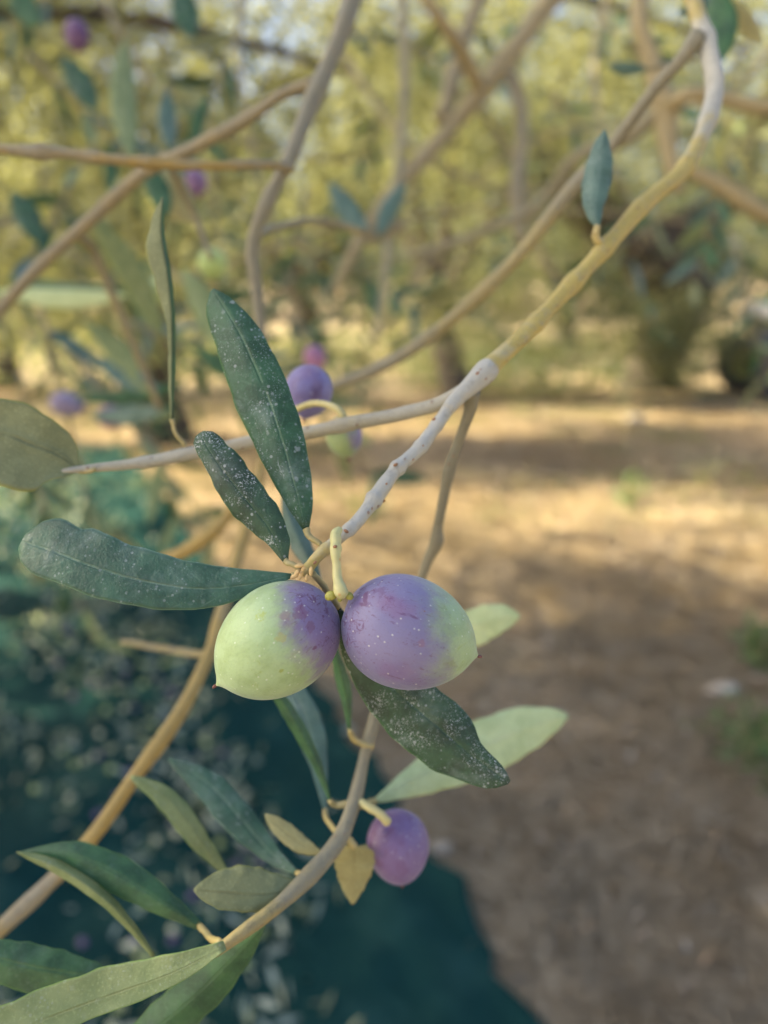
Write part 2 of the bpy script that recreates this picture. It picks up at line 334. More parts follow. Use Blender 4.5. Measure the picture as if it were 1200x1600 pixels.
def leaf_mesh(name, mid, wid, rollL=0., rollR=0., cup=.15, wave=.03, face='top', n=34, m=8, thick=.00028, bend=0.0):
    """mid: (x, y, depth) from stalk to tip; wid: (t, left px, right px) as seen; roll tilts each half out of the picture plane"""
    s = spline([tuple(P(*q)) for q in mid], n); T = np.linspace(0, 1, n)
    wt = [q[0] for q in wid]
    def prof(k):   # smooth width profile
        ww = spline([(q[0], q[k], 0) for q in wid], 120); return np.interp(T, ww[:, 0], np.maximum(ww[:, 1], .4))
    dep = np.array([(Vector(c)-CAM).dot(fwd) for c in s])
    WL, WR = prof(1)*dep/F, prof(2)*dep/F
    tg = np.gradient(s, axis=0); tg /= np.linalg.norm(tg, axis=1)[:, None]
    view = s-np.array(CAM); view /= np.linalg.norm(view, axis=1)[:, None]
    side = np.cross(tg, view); side /= np.linalg.norm(side, axis=1)[:, None]     # to the right of travel as seen
    back = np.cross(side, tg); back *= np.sign((back*view).sum(1))[:, None]      # away from the camera
    ss = np.linspace(-1, 1, 2*m+1); ph = rng.uniform(0, 6, 6)
    grid = np.zeros((n, 2*m+1, 3))
    for j, sv in enumerate(ss):
        W = WL if sv < 0 else WR; roll = rollL if sv < 0 else rollR
        wv = 1+wave*(np.sin(T*31+ph[0]+(0 if sv < 0 else 2))+.7*np.sin(T*57+ph[1]))*abs(sv)
        q = abs(sv)*W*wv
        deep = q*math.tan(R(roll))+cup*W*sv*sv + wave*1.6*W*abs(sv)**2*(np.sin(T*19+ph[2]+sv)+.8*np.sin(T*36+ph[3]-sv))
        deep = deep - .05*W*math.exp(-(sv/.12)**2)*(-1 if face == 'top' else 1)
        grid[:, j] = s+side*(np.sign(sv)*q)[:, None]+back*deep[:, None]
    nn = 2*m+1
    top = grid-back[:, None]*thick/2; bot = grid+back[:, None]*thick/2
    V = np.vstack([top.reshape(-1, 3), bot.reshape(-1, 3)]); off = n*nn; F_ = []; mi = []
    for i in range(n-1):
        for j in range(nn-1):
            a, b, c, d = i*nn+j, i*nn+j+1, (i+1)*nn+j+1, (i+1)*nn+j
            F_.append((a, d, c, b)); mi.append(0 if j < m else 1)
            F_.append((off+a, off+b, off+c, off+d)); mi.append(2)
    rim = [i*nn for i in range(n)]+[(n-1)*nn+j for j in range(1, nn)]+[i*nn+nn-1 for i in range(n-2, -1, -1)]+[j for j in range(nn-2, 0, -1)]
    for k in range(len(rim)):
        a, b = rim[k], rim[(k+1) % len(rim)]; F_.append((a, off+a, off+b, b)); mi.append(0)
    uv = np.stack(np.meshgrid(T, ss, indexing='ij'), -1).reshape(-1, 2); uv = np.vstack([uv, uv])
    return mesh(name, V, F_, uv=uv, matidx=mi)
def leaf(parent, mid, wid, mat, backmat=None, mat2=None, petiole=None, label=None, **kw):
    me = leaf_mesh('leaf', mid, wid, **kw)
    o = link('leaf', me, [mat, mat2 or mat, backmat or UNDER], parent)
    if label: o['label'] = label
    if petiole:
        pts = [(*P(x, y, d), r*d/F) for x, y, d, r in petiole]
        pe = link('petiole', tube_mesh('petiole', pts, 16, 10, .03), PETIOLE, None)
        pe.parent = o
    return o
def blob_mesh(name, c, axis, a, b, n=10, seg=12, rough=.06, tint=.5, squash=1.0):
    """a small rounded body (bud, scar, olive lying on the net): centre, axis, half length a, radius b"""
    ax = Vector(axis).normalized(); q = ax.to_track_quat('Z', 'Y'); V = []; F_ = []; ph = rng.uniform(0, 6)
    V.append(tuple(Vector(c)+q @ Vector((0, 0, -a))))
    for i in range(1, n):
        t = math.pi*i/n
        for j in range(seg):
            u = 2*math.pi*j/seg; rr = b*math.sin(t)*(1+rough*math.sin(3*u+ph+2*t))
            V.append(tuple(Vector(c)+q @ Vector((rr*math.cos(u), rr*math.sin(u)*squash, -a*math.cos(t)))))
    V.append(tuple(Vector(c)+q @ Vector((0, 0, a))))
    for j in range(seg):
        k = (j+1) % seg; F_.append((0, 1+k, 1+j)); L = len(V)-1; F_.append((L, L-seg+j, L-seg+k))
        for i in range(n-2): F_.append((1+i*seg+j, 1+i*seg+k, 1+(i+1)*seg+k, 1+(i+1)*seg+j))
    return mesh(name, V, F_, attrs={'tint': np.full(len(V), tint)})
def olive_body(name, a, b, nip, n=44, seg=48, taper=.075):
    """olive in its own space: z from stalk (-a) to the little point (+a+nip)"""
    V = [(0, 0, -a*.985)]; F_ = []; ts = np.linspace(0, 1, n+1)[1:]
    for t in ts[:-1]:
        th = math.pi*t; z = -a*math.cos(th); r = b*math.sin(th)**1.06*(1-taper*z/a)*1.004
        z2 = z
        if t > .80: z2 = z+nip*((t-.80)/.20)**3.2; 
        if t > .90: r = r*(1-.30*((t-.9)/.1)**1.0)
        if t < .06: z2 = z+.10*a*(1-t/.06)*.6
        for j in range(seg):
            u = 2*math.pi*j/seg; k = 1+.012*math.sin(2*u+1.0+z*90)+.008*math.sin(3*u+2+z*160)
            V.append((r*k*math.cos(u), r*k*math.sin(u), z2))
    V.append((0, 0, a+nip*1.0))
    for j in range(seg):
        k = (j+1) % seg; F_.append((0, 1+k, 1+j)); L = len(V)-1; F_.append((L, L-seg+j, L-seg+k))
        for i in range(n-2): F_.append((1+i*seg+j, 1+i*seg+k, 1+(i+1)*seg+k, 1+(i+1)*seg+j))
    return mesh(name, V, F_)
TIPM = simple_mat('dried_style', (.10, .03, .03), (.22, .10, .08), 900, .7)
def olive(cx, cy, d, tx, ty, a_px, b_px, label, group=None, pdir=(1, 0, 0), thr=0., soft=.35, tilt=0.0, nip_px=13, marks=(), **kw):
    """an olive centred at pixel cx, cy pointing towards tx, ty; tilt: tip towards (-) or away (+) from the camera"""
    c = P(cx, cy, d); k = d/F
    ax = (rgt*(tx-cx)-upv*(ty-cy)).normalized(); ax = (ax*math.cos(R(tilt))+fwd*math.sin(R(tilt))).normalized()
    root = empty('olive', c, label, 'olive', group)
    q = ax.to_track_quat('Z', 'Y'); root.rotation_mode = 'QUATERNION'; root.rotation_quaternion = q
    wd = rgt*pdir[0]+upv*pdir[1]-fwd*pdir[2]; ld = q.inverted() @ wd
    ms = []
    for x, y, r, mc, mk in marks:           # photo pixel of a scuff -> the spot on the skin under it
        dx, dy = (x-cx)*k, -(y-cy)*k; z2 = max(0, (b_px*k)**2-.6*(dx*dx+dy*dy)); pt = rgt*dx+upv*dy-fwd*math.sqrt(z2)
        ms.append((tuple(q.inverted() @ pt), r*k, mc, mk))
    mat = olive_mat('olive_skin', tuple(ld), thr, soft, marks_at=ms, **kw)
    me = olive_body('skin', a_px*k, b_px*k, nip_px*k); o = bpy.data.objects.new('skin', me); col.objects.link(o); me.materials.append(mat); o.parent = root
    tp = blob_mesh('tip', (0, 0, (a_px+nip_px+1.5)*k), (.25, .1, 1), 4.5*k, 2.6*k); t = bpy.data.objects.new('tip', tp); col.objects.link(t); tp.materials.append(TIPM); t.parent = root
    return root, mat

# ------------------------------------------------------------------ loose foliage
def leaf_cloud(name, centers, size, length, width, drop=.3, tint=None, curl=.15):
    """centers (n,3): one kite-shaped leaf of four points at each, random heading"""
    n = len(centers); d = rng.normal(size=(n, 3)); d[:, 2] = d[:, 2]*.7-drop; d /= np.linalg.norm(d, axis=1)[:, None]
    u = rng.normal(size=(n, 3)); s = np.cross(d, u); s /= np.linalg.norm(s, axis=1)[:, None]; nrm = np.cross(s, d)
    L = (length*rng.uniform(.65, 1.15, n))[:, None]; W = (width*rng.uniform(.7, 1.2, n))[:, None]
    b = centers; m1 = b+d*L*.5+s*W*.5+nrm*L*curl*.3; m2 = b+d*L*.5-s*W*.5+nrm*L*curl*.3; t = b+d*L
    V = np.stack([b, m1, t, m2], 1).reshape(-1, 3); F_ = np.arange(4*n).reshape(n, 4)
    ti = rng.uniform(0, 1, n) if tint is None else tint
    return mesh(name, V, F_, smooth=False, attrs={'tint': np.repeat(ti, 4)})
def clumps(center, rad, nclump, per, spread, lo=.35):
    """leaf positions in clumps filling the outer part of an ellipsoid"""
    d = rng.normal(size=(nclump, 3)); d /= np.linalg.norm(d, axis=1)[:, None]
    r = rng.uniform(lo, 1, nclump)**.7
    big = rng.normal(size=(7, 3)); big /= np.linalg.norm(big, axis=1)[:, None]      # boughs: sprays gather round them and leave gaps
    if nclump > 60:
        k = rng.integers(0, 7, nclump); d = d*.75+big[k]*.45; r = r*rng.uniform(.8, 1.15, 7)[k]
    c = np.array(center)+d*r[:, None]*np.array(rad)
    k = np.repeat(c, per, 0); return k+rng.normal(size=k.shape)*spread*rng.uniform(.6, 1.3, len(k))[:, None], c
def olive_tree(x, y, label, height=4.2, rad=(2.1, 2.1, 1.5), trunk_r=.22, mat=FOL, nclump=230, per=60, spread=.12, lsize=(.085, .026), trunk=None, extra=None, base_z=0, group='olive trees of the grove', fork=1.1):
    root = empty('olive_tree', (x, y, base_z), label, 'tree', group)
    cz = height-rad[2]
    pts, cc = clumps((x, y, cz), rad, nclump, per, spread)
    if extra is not None:
        for ec, er, en in extra:
            p2, c2 = clumps(ec, er, en, per, spread, .1); pts = np.vstack([pts, p2])
    nb_ = max(1, len(pts)//per); ct = rng.uniform(0, 1, nb_+1)
    ti = np.clip(ct[np.arange(len(pts))//per]**1.3*.85+rng.uniform(0, 1, len(pts))*.3-.08, 0, 1)  # clump tone paints dark gaps and bright sprays into the crown
    link('crown', leaf_cloud('crown', pts, 1, *lsize, tint=ti), mat, root)
    if trunk is None:
        lx, ly = rng.uniform(-.3, .3, 2)
        trunk = [[(x, y, -.05, trunk_r*1.7), (x+.02, y, .15, trunk_r*1.2), (x+lx*.4, y+ly*.4, .6, trunk_r), (x+lx, y+ly, fork, trunk_r*.95)]]
        link('trunk', tube_mesh('trunk', trunk[0], 24, 16, .07), TRUNK, root)
        for k in range(5):
            an = k*1.26+rng.uniform(-.3, .3); R_ = rad[0]*.62
            e = (x+lx+math.cos(an)*R_, y+ly+math.sin(an)*R_, cz+rng.uniform(-.2, .6))
            link('limb', tube_mesh('limb', [(x+lx, y+ly, fork-.1, trunk_r*.6), (x+lx+math.cos(an)*R_*.45, y+ly+math.sin(an)*R_*.45, fork+.45*(e[2]-fork), trunk_r*.42), (*e, trunk_r*.14)], 16, 10, .06), TRUNK, root)
    else:
        for k, tr in enumerate(trunk): link('trunk' if k == 0 else 'limb', tube_mesh('trunk', tr, 30, 16, .07), TRUNK, root)
    return root
#@@SETTING
# ================================================================== GROUND
def hgt(x, y):
    return .018*np.sin(x*1.3+.5)*np.cos(y*.9)+.010*np.sin(x*3.7+y*2.1)+.006*np.sin(x*8.1-y*6.3)
def ground():
    xs = np.concatenate([-np.geomspace(150, 6, 14), np.linspace(-5.5, 5.5, 190), np.geomspace(6, 150, 14)])
    ys = np.concatenate([-np.geomspace(60, 1, 8), np.linspace(0, 10, 190), np.geomspace(10.3, 160, 22)])
    X, Y = np.meshgrid(xs, ys, indexing='ij'); fade = np.clip(1-np.hypot(X, Y-4)/40, 0, 1)
    Z = hgt(X, Y)*fade+rng.normal(0, .004, X.shape)*(fade > .7)
    V = np.stack([X, Y, Z], -1).reshape(-1, 3); nx, ny = len(xs), len(ys)
    i, j = np.meshgrid(np.arange(nx-1), np.arange(ny-1), indexing='ij'); a = (i*ny+j).ravel()
    F_ = np.stack([a, a+ny, a+ny+1, a+1], 1)
    m, t, b, n, l = nt('dry_earth'); nb = NB(t); o = nb.obj()
    c = nb.mix(nb.ramp(nb.noise(o, 1.1, 5, .65), .38, .62), (.36, .265, .155), (.46, .345, .21))
    c = nb.mix(nb.math('MULTIPLY', nb.ramp(nb.noise(o, 14, 6, .75), .45, .7), .7), c, (.50, .40, .26))
    c = nb.mix(nb.math('MULTIPLY', nb.ramp(nb.noise(o, 45, 4, .7), .5, .65), .6), c, (.15, .115, .08))
    c = nb.mix(nb.math('MULTIPLY', nb.ramp(nb.noise(o, .55, 3), .52, .68), .45), c, (.19, .19, .085))
    l.new(c, b.inputs['Base Color']); b.inputs['Roughness'].default_value = .95
    l.new(nb.bump(nb.math('ADD', nb.noise(o, 30, 6, .7), nb.math('MULTIPLY', nb.noise(o, 6, 3), 2)), .8, .02), b.inputs['Normal'])
    tag(link('ground', mesh('ground', V, F_), m), kind='structure')
ground()

def ground_scatter(n, xr, yr, pw=1.0):
    x = rng.uniform(*xr, n); y = yr[0]+(yr[1]-yr[0])*rng.uniform(0, 1, n)**pw; return x, y
# dry straw lying and standing
NET_EDGE = [(845, 1640), (760, 1490), (680, 1370), (610, 1255), (545, 1155), (480, 1070), (400, 975), (330, 890), (270, 810), (215, 740), (190, 700)]
_ne = sorted((G(x, y).y, G(x, y).x) for x, y in NET_EDGE)
def off_net(x, y):
    ex = np.interp(y, [q[0] for q in _ne], [q[1] for q in _ne], left=_ne[0][1]+.05, right=-9)
    return x > ex+.03
def straw():
    n = 120000; y = .7+8.5*rng.uniform(0, 1, n)**1.7; x = rng.uniform(-1, 1, n)*(.5+.62*y); k = off_net(x, y); x, y = x[k], y[k]; n = len(x)
    dens = .5+.28*np.sin(x*2.3+1)*np.sin(y*1.9)+.28*np.sin(x*9+3*np.sin(y*5))*np.sin(y*11+2*np.sin(x*7))+.2*np.sin(x*23+y*4)*np.sin(y*27-x*6); keep = rng.uniform(0, 1, n) < np.clip(dens*1.3-.1, .04, 1); x, y = x[keep], y[keep]; n = len(x)
    an = rng.uniform(0, 2*np.pi, n); el = np.abs(rng.normal(0, .07, n)); L = rng.uniform(.05, .22, n); W = rng.uniform(.0012, .0035, n)*np.where(rng.uniform(0, 1, n) < .25, 2.2, 1)
    d = np.stack([np.cos(an)*np.cos(el), np.sin(an)*np.cos(el), np.sin(el)], 1); s = np.stack([-np.sin(an), np.cos(an), np.zeros(n)], 1)
    b = np.stack([x, y, hgt(x, y)+rng.uniform(.003, .010, n)], 1); mid = b+d*L[:, None]*.55+np.array([0, 0, 1])*(L*.03)[:, None]
    V = np.stack([b-s*W[:, None]/2, b+s*W[:, None]/2, mid+s*W[:, None]/2, b+d*L[:, None], mid-s*W[:, None]/2], 1).reshape(-1, 3)
    F_ = np.arange(5*n).reshape(n, 5)
    tag(link('straw', mesh('straw', V, F_, False, attrs={'tint': np.repeat(rng.uniform(0, 1, n), 5)}), STRAW), 'dry pale straw strewn over the brown earth beside the net', 'straw', kind='stuff')
    n = 6500; y = .7+9*rng.uniform(0, 1, n)**1.5; x = rng.uniform(-1, 1, n)*(.5+.62*y); k = off_net(x, y); x, y = x[k], y[k]; n = len(x)
    c = np.stack([x, y, hgt(x, y)+rng.uniform(.002, .015, n)], 1)
    tag(link('fallen_leaves', leaf_cloud('fallen_leaves', c, 1, .05, .013, drop=-.05), DEADLEAF), 'dry brown leaves fallen on the bare earth under the trees', 'leaves', kind='stuff')
    # tufts of green-yellow grass further out
    n = 16000; cx = rng.uniform(-6, 9, 260); cy = rng.uniform(3.8, 15, 260); k = rng.integers(0, 260, n)
    x = cx[k]+rng.normal(0, .16, n); y = cy[k]+rng.normal(0, .16, n); c = np.stack([x, y, hgt(x, y)], 1)
    tag(link('grass', leaf_cloud('grass', c, 1, .13, .008, drop=-1.4), FOLY), 'yellow green grass tufts growing between the olive trees', 'grass', kind='stuff')
straw()

# ================================================================== TREES OF THE GROVE
g2 = 'olive trees of the grove'
olive_tree(-2.4, 2.9, 'olive tree whose long sunlit boughs hang into the top of the view', height=3.9, rad=(1.2, 1.0, 1.1), mat=FOLY, nclump=60, per=60, spread=.13, lsize=(.064, .017), group=None, trunk_r=.13,
    trunk=[[(-2.4, 2.9, -.1, .22), (-2.4, 2.9, .3, .15), (-2.3, 2.95, 1.2, .13), (-2.15, 3.0, 2.1, .11)],
           [(-2.2, 3.0, 2.0, .07), (-1.4, 3.1, 2.35, .045), (-.4, 3.2, 2.45, .032), (.6, 3.3, 2.4, .02), (1.5, 3.4, 2.2, .01)],
           [(-2.2, 3.0, 1.8, .06), (-1.5, 2.7, 2.1, .035), (-.8, 2.6, 2.1, .022), (-.1, 2.6, 1.95, .01)],
           [(-2.2, 3.0, 2.1, .06), (-1.5, 3.6, 2.6, .04), (-.2, 4.0, 2.8, .03), (1.2, 4.2, 2.75, .02), (2.4, 4.3, 2.5, .01)]],
    extra=[((-1.0, 2.9, 2.0), (.8, .5, .55), 60), ((.1, 3.2, 2.15), (.9, .5, .5), 55), ((1.2, 3.5, 2.2), (.8, .5, .5), 44), ((.6, 4.1, 2.4), (1.4, .4, .5), 60), ((2.1, 4.2, 2.3), (.8, .4, .5), 36), ((-1.5, 3.6, 1.55), (.8, .6, .5), 60), ((-.3, 4.3, 1.75), (.9, .5, .4), 36)])
# old leaning tree with the dark limb, right of centre
olive_tree(2.9, 9.2, 'old olive tree with a dark arching limb, behind the upper right twig', height=4.5, rad=(2.9, 1.7, 1.7), mat=FOLY, nclump=210, per=80, spread=.15,
    trunk=[[(3.3, 9.3, -.1, .42), (3.35, 9.3, .25, .33), (3.5, 9.25, .7, .30), (3.55, 9.2, 1.15, .32), (3.1, 9.1, 1.62, .34)],
           [(3.6, 9.2, 1.2, .30), (2.9, 9.1, 1.75, .30), (2.3, 9.0, 2.1, .24), (1.3, 9.0, 2.75, .17), (.6, 9.0, 3.2, .14), (-.3, 9.0, 3.62, .11), (-1.3, 9.0, 3.25, .07)],
           [(3.1, 9.1, 1.6, .25), (3.9, 9.2, 2.2, .18), (4.3, 9.3, 3.1, .12), (4.4, 9.3, 3.9, .07)],
           [(2.0, 9.0, 2.3, .14), (1.9, 9.1, 3.0, .11), (2.2, 9.2, 3.9, .07)]],
    extra=[((3.2, 8.6, .65), (1.1, .35, .65), 46), ((2.2, 8.5, .9), (.8, .4, .5), 20), ((1.3, 8.5, 1.2), (1.0, .5, .4), 22)])
olive_tree(-1.9, 6.3, 'olive tree with yellow sunlit crown filling the upper left', height=4.7, rad=(1.9, 1.5, 1.95), mat=FOLY, nclump=170, per=80, spread=.14, extra=[((-1.9, 5.4, 1.15), (1.3, .4, .35), 24)], trunk_r=.16)
olive_tree(.75, 8.2, 'olive tree in the middle, between the forked stem and the leaning tree', height=4.9, rad=(1.9, 1.6, 2.0), mat=FOLY, nclump=160, per=80, spread=.15, extra=[((.3, 7.0, 1.05), (1.5, .4, .32), 26)], trunk_r=.15)
olive_tree(-4.9, 9.5, 'olive tree at the far left edge of the grove', height=5.0, rad=(2.4, 2.0, 2.2), mat=FOLY, nclump=170, per=90, spread=.17)
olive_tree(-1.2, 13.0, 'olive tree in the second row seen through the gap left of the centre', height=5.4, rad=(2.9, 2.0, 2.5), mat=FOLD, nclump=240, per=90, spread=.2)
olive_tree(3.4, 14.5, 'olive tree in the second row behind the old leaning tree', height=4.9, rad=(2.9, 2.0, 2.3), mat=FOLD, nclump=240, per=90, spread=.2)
olive_tree(7.0, 12.0, 'olive tree behind the parked tractor at the right', height=4.9, rad=(2.6, 2.0, 2.1), mat=FOLY, nclump=170, per=90, spread=.17)
# trees outside the frame that shade the near ground: the one the twigs grow on, and its neighbours
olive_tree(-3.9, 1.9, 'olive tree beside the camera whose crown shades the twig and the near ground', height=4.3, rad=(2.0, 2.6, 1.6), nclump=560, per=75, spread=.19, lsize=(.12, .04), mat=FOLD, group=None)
olive_tree(-7.6, 8.6, 'olive tree left of the net casting broken shade over the ground', height=4.4, rad=(2.0, 1.7, 1.6), nclump=120, per=55, mat=FOL, group=None)
olive_tree(-4.8, 6.6, 'olive tree past the left edge, placed to cast a band of shade', height=4.8, rad=(1.7, .95, 1.7), nclump=260, per=60, mat=FOLY, group=None, trunk_r=.12)  # crown placed and thickened to throw a shade band on the ground
olive_tree(1.9, -1.3, 'olive tree behind the camera from which the near branches hang', height=4.4, rad=(1.3, 1.2, 1.0), nclump=70, per=55, mat=FOLD, group=None)
def undergrowth():
    n = 26000; m_ = 330; cx = rng.uniform(-8, 10, m_); cy = rng.uniform(8.2, 17, m_); hh = rng.uniform(.12, .55, m_); k = rng.integers(0, m_, n)
    ok = ~((np.abs(cx-4.6) < 1.2) & (cy < 10)); cx = np.where(ok, cx, cx-3)
    x = cx[k]+rng.normal(0, .28, n); y = cy[k]+rng.normal(0, .28, n); z = hh[k]*rng.uniform(0, 1, n)
    tag(link('undergrowth', leaf_cloud('undergrowth', np.stack([x, y, z], 1), 1, .12, .035, drop=-.5, tint=np.clip(rng.uniform(0, 1, m_)[k]*.7+rng.uniform(0, .3, n), 0, 1)), FOL), 'low green and yellow undergrowth between the far olive trees', 'undergrowth', kind='stuff')
undergrowth()
olive_tree(-7.4, .9, 'tall unseen olive tree added at the left to shade the main branch', height=5.6, rad=(1.9, 2.1, 1.9), nclump=300, per=75, spread=.17, lsize=(.12, .04), mat=FOL, group=None)  # unseen tree added to keep direct sun off the fruiting branch
# far wood that closes the view
def treeline():
    n = 90000; x = rng.uniform(-32, 34, n); top = 6.4+1.2*np.sin(x*.45)+1.1*np.sin(x*1.1+1)+.6*np.sin(x*2.7)-3.2*np.exp(-((x-7.8)/1.6)**2)
    z = rng.uniform(0, 1, n)**.8*top; y = 27+rng.uniform(-1.8, 1.8, n)+1.2*np.sin(x*.6)
    c = np.stack([x, y, z], 1)
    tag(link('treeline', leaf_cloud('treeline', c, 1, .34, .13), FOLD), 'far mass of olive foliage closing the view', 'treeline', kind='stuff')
treeline()

# ================================================================== HARVEST NET
edge_px = NET_EDGE
def net_fold(x, y):
    return .022*max(0, math.sin(x*15+y*7+1.5*math.sin(y*4)))**3+.016*max(0, math.sin(x*31-y*9+2*math.sin(x*5)))**3+.03*max(0, math.sin(x*6-y*4))**2
def net():
    e = spline([tuple(G(x, y)) for x, y in edge_px], 90)
    e = np.vstack([[e[0]+(e[0]-e[4])*k for k in (3, 2, 1)], e]); n = len(e); mcols = 60
    ws = np.linspace(0, 1, mcols)**1.3*3.2; V = []
    for i, q in enumerate(e):
        wob = .02*math.sin(i*.9)+.015*math.sin(i*2.3)
        for j, wd in enumerate(ws):
            x, y = q[0]-wd+wob*(1-wd/3.2), q[1]-wd*.12
            z = float(hgt(x, y))+.016+net_fold(x, y)
            if wd < .06: z += .012*(1-wd/.06)
            V.append((x, y, z))
    F_ = [(i*mcols+j, i*mcols+j+1, (i+1)*mcols+j+1, (i+1)*mcols+j) for i in range(n-1) for j in range(mcols-1)]
    m, t, b, nn, l = nt('net_weave'); nb = NB(t); o = nb.obj()
    wv = nn.new('ShaderNodeTexWave'); wv.inputs['Scale'].default_value = 90; wv.bands_direction = 'X'; l.new(o, wv.inputs[0])
    wv2 = nn.new('ShaderNodeTexWave'); wv2.inputs['Scale'].default_value = 90; wv2.bands_direction = 'Y'; l.new(o, wv2.inputs[0])
    weave = nb.math('MAXIMUM', wv.outputs['Fac'], wv2.outputs['Fac'])
    c = nb.mix(nb.ramp(weave, .3, .9), (.004, .027, .026), (.012, .060, .054))
    c = nb.mix(nb.math('MULTIPLY', nb.ramp(nb.noise(o, 5, 4), .5, .7), .45), c, (.035, .10, .085))
    l.new(c, b.inputs['Base Color']); b.inputs['Roughness'].default_value = .75
    b.inputs['Specular IOR Level'].default_value = .08; l.new(nb.bump(weave, .5, .002), b.inputs['Normal'])
    me = mesh('harvest_net', V, F_)
    o = link('harvest_net', me, m); so_ = o.modifiers.new('thickness', 'SOLIDIFY'); so_.thickness = .004; so_.offset = -1
    tag(o, 'dark teal harvest net spread on the ground at the lower left', 'net')
    return e, ws
net_e, net_w = net()
def net_point(u, wd):
    i = int(np.clip(u*(len(net_e)-1), 0, len(net_e)-1)); q = net_e[i]; x, y = q[0]-wd, q[1]-wd*.12
    z = float(hgt(x, y))+.018+net_fold(x, y)
    return x, y, z
def litter():
    n = 2900; C = []; KC = [(random.random(), .34+abs(random.gauss(0, .55))) for _ in range(90)]
    while len(C) < n:
        u = random.random()**1.0; wd = (.30+.14*u+abs(random.gauss(0, .55))+.04*math.sin(u*30)) if random.random() < .96 else random.uniform(.02, .4)
        if random.random() < .7:
            kc = random.choice(KC); u = min(.999, max(0, kc[0]+random.gauss(0, .012))); wd = kc[1]+.14*u+random.gauss(0, .05)
        if wd > 3 or wd < 0: continue
        x, y, z = net_point(u, wd); C.append((x+random.gauss(0, .02), y+random.gauss(0, .03), z+abs(random.gauss(0, .016))+.003))
    tag(link('picked_leaves', leaf_cloud('picked_leaves', np.array(C), 1, .058, .0165, drop=-.06), LITTER), 'grey green olive leaves heaped along the teal net', 'leaves', kind='stuff')
    cols = [('net_olive_green', (.45, .52, .16), (.56, .62, .26)), ('net_olive_purple', (.10, .05, .13), (.19, .14, .26)), ('net_olive_pale', (.62, .60, .34), (.70, .70, .50))]
    mats = [simple_mat(a, b, c, 160, .35) for a, b, c in cols]
    protos = []
    for mm in mats:
        me = blob_mesh('olive', (0, 0, 0), (1, .1, .05), .0115, .009, 8, 10, .01); me.materials.append(mm); protos.append(me)
    labs = ['green olive lying among picked leaves on the teal net', 'dark purple olive lying among picked leaves on the teal net', 'pale ripe olive lying among picked leaves on the teal net']
    k = 0
    while k < 260:
        u = random.random()**.9*.75; wd = .33+.14*u+abs(random.gauss(0, .40))
        x, y, z = net_point(u, wd); j = random.choice((0, 0, 1, 1, 2))
        o = bpy.data.objects.new('olive', protos[j]); col.objects.link(o); o.location = (x, y+random.gauss(0, .02), z+.011); o.rotation_euler = (0, random.uniform(-.3, .3), random.uniform(0, 6.3))
        tag(o, labs[j], 'olive', ('green', 'purple', 'pale')[j]+' olives lying on the harvest net'); k += 1
litter()

# ================================================================== WEEDS, STONES
def weed(px, py, h, label, n=60, mat=WEED, w=.05, L=.09):
    c = G(px, py); root = empty('weed', c, label, 'weed')
    pts = np.array(c)+np.stack([rng.normal(0, w, n), rng.normal(0, w, n), rng.uniform(0, 1, n)**1.2*h], 1)
    link('leaves', leaf_cloud('leaves', pts, 1, L, L*.32, drop=-.6), mat, root)
    for k in range(4):
        a = rng.uniform(0, 6.3); e = c+Vector((math.cos(a)*w*1.2, math.sin(a)*w*1.2, h*rng.uniform(.7, 1)))
        link('stem', tube_mesh('stem', [(*c, .004), (*(c+(e-c)*.5+Vector((0, 0, .01))), .003), (*e, .0015)], 8, 6, .02), PETIOLE, root)
weed(985, 790, .17, 'dark green weed growing in the sunlit strip of earth', 40)
weed(1185, 1035, .14, 'tall narrow green weed at the right edge above the pale stone', 60, w=.04)
weed(1190, 1190, .13, 'leafy green clump at the right edge beside the pale stone', 260, w=.085, L=.05)
weed(1110, 760, .17, 'yellow green weed in the sun near the tractor', 40, FOLY, w=.12)
weed(560, 800, .10, 'low yellow green weed just behind the fruiting twig', 40, FOLY, w=.09)
STONE = simple_mat('stone', (.42, .36, .28), (.55, .48, .38), 30, .85, .6, .005)
def stone(px, py, a, b, label, sq=.55):
    c = G(px, py); c.z += b*.5
    tag(link('stone', blob_mesh('stone', c, (1, .3, .02), a, b, 10, 14, .10, squash=sq), STONE), label, 'stone')
stone(1128, 1085, .058, .035, 'pale flat stone on the earth near the right edge')
stone(990, 660, .10, .07, 'tan stone far back on the path of bare earth')
stone(690, 1330, .030, .02, 'small brown stone beside the edge of the net')

# ================================================================== SMALL TRACTOR AT THE RIGHT EDGE
def boxm(name, c, s, bev=.02, rz=0):
    import bmesh
    bm = bmesh.new(); bmesh.ops.create_cube(bm, size=1)
    bmesh.ops.scale(bm, vec=s, verts=bm.verts)
    bmesh.ops.bevel(bm, geom=bm.edges[:], offset=bev, segments=2, affect='EDGES', profile=.6)
    bmesh.ops.rotate(bm, cent=(0, 0, 0), matrix=Matrix.Rotation(rz, 3, 'Y'), verts=bm.verts)
    bmesh.ops.translate(bm, vec=c, verts=bm.verts)
    me = bpy.data.meshes.new(name); bm.to_mesh(me); bm.free(); return me
def ring(name, c, prof, seg=36):
    """lathe about the y axis: prof rows radius, y"""
    V = []; F_ = []; k = len(prof)
    for i in range(seg):
        a = 2*math.pi*i/seg
        for r, y in prof: V.append((c[0]+r*math.cos(a), c[1]+y, c[2]+r*math.sin(a)))
    for i in range(seg):
        for j in range(k-1): F_.append((i*k+j, ((i+1) % seg)*k+j, ((i+1) % seg)*k+j+1, i*k+j+1))
    return mesh(name, V, F_)
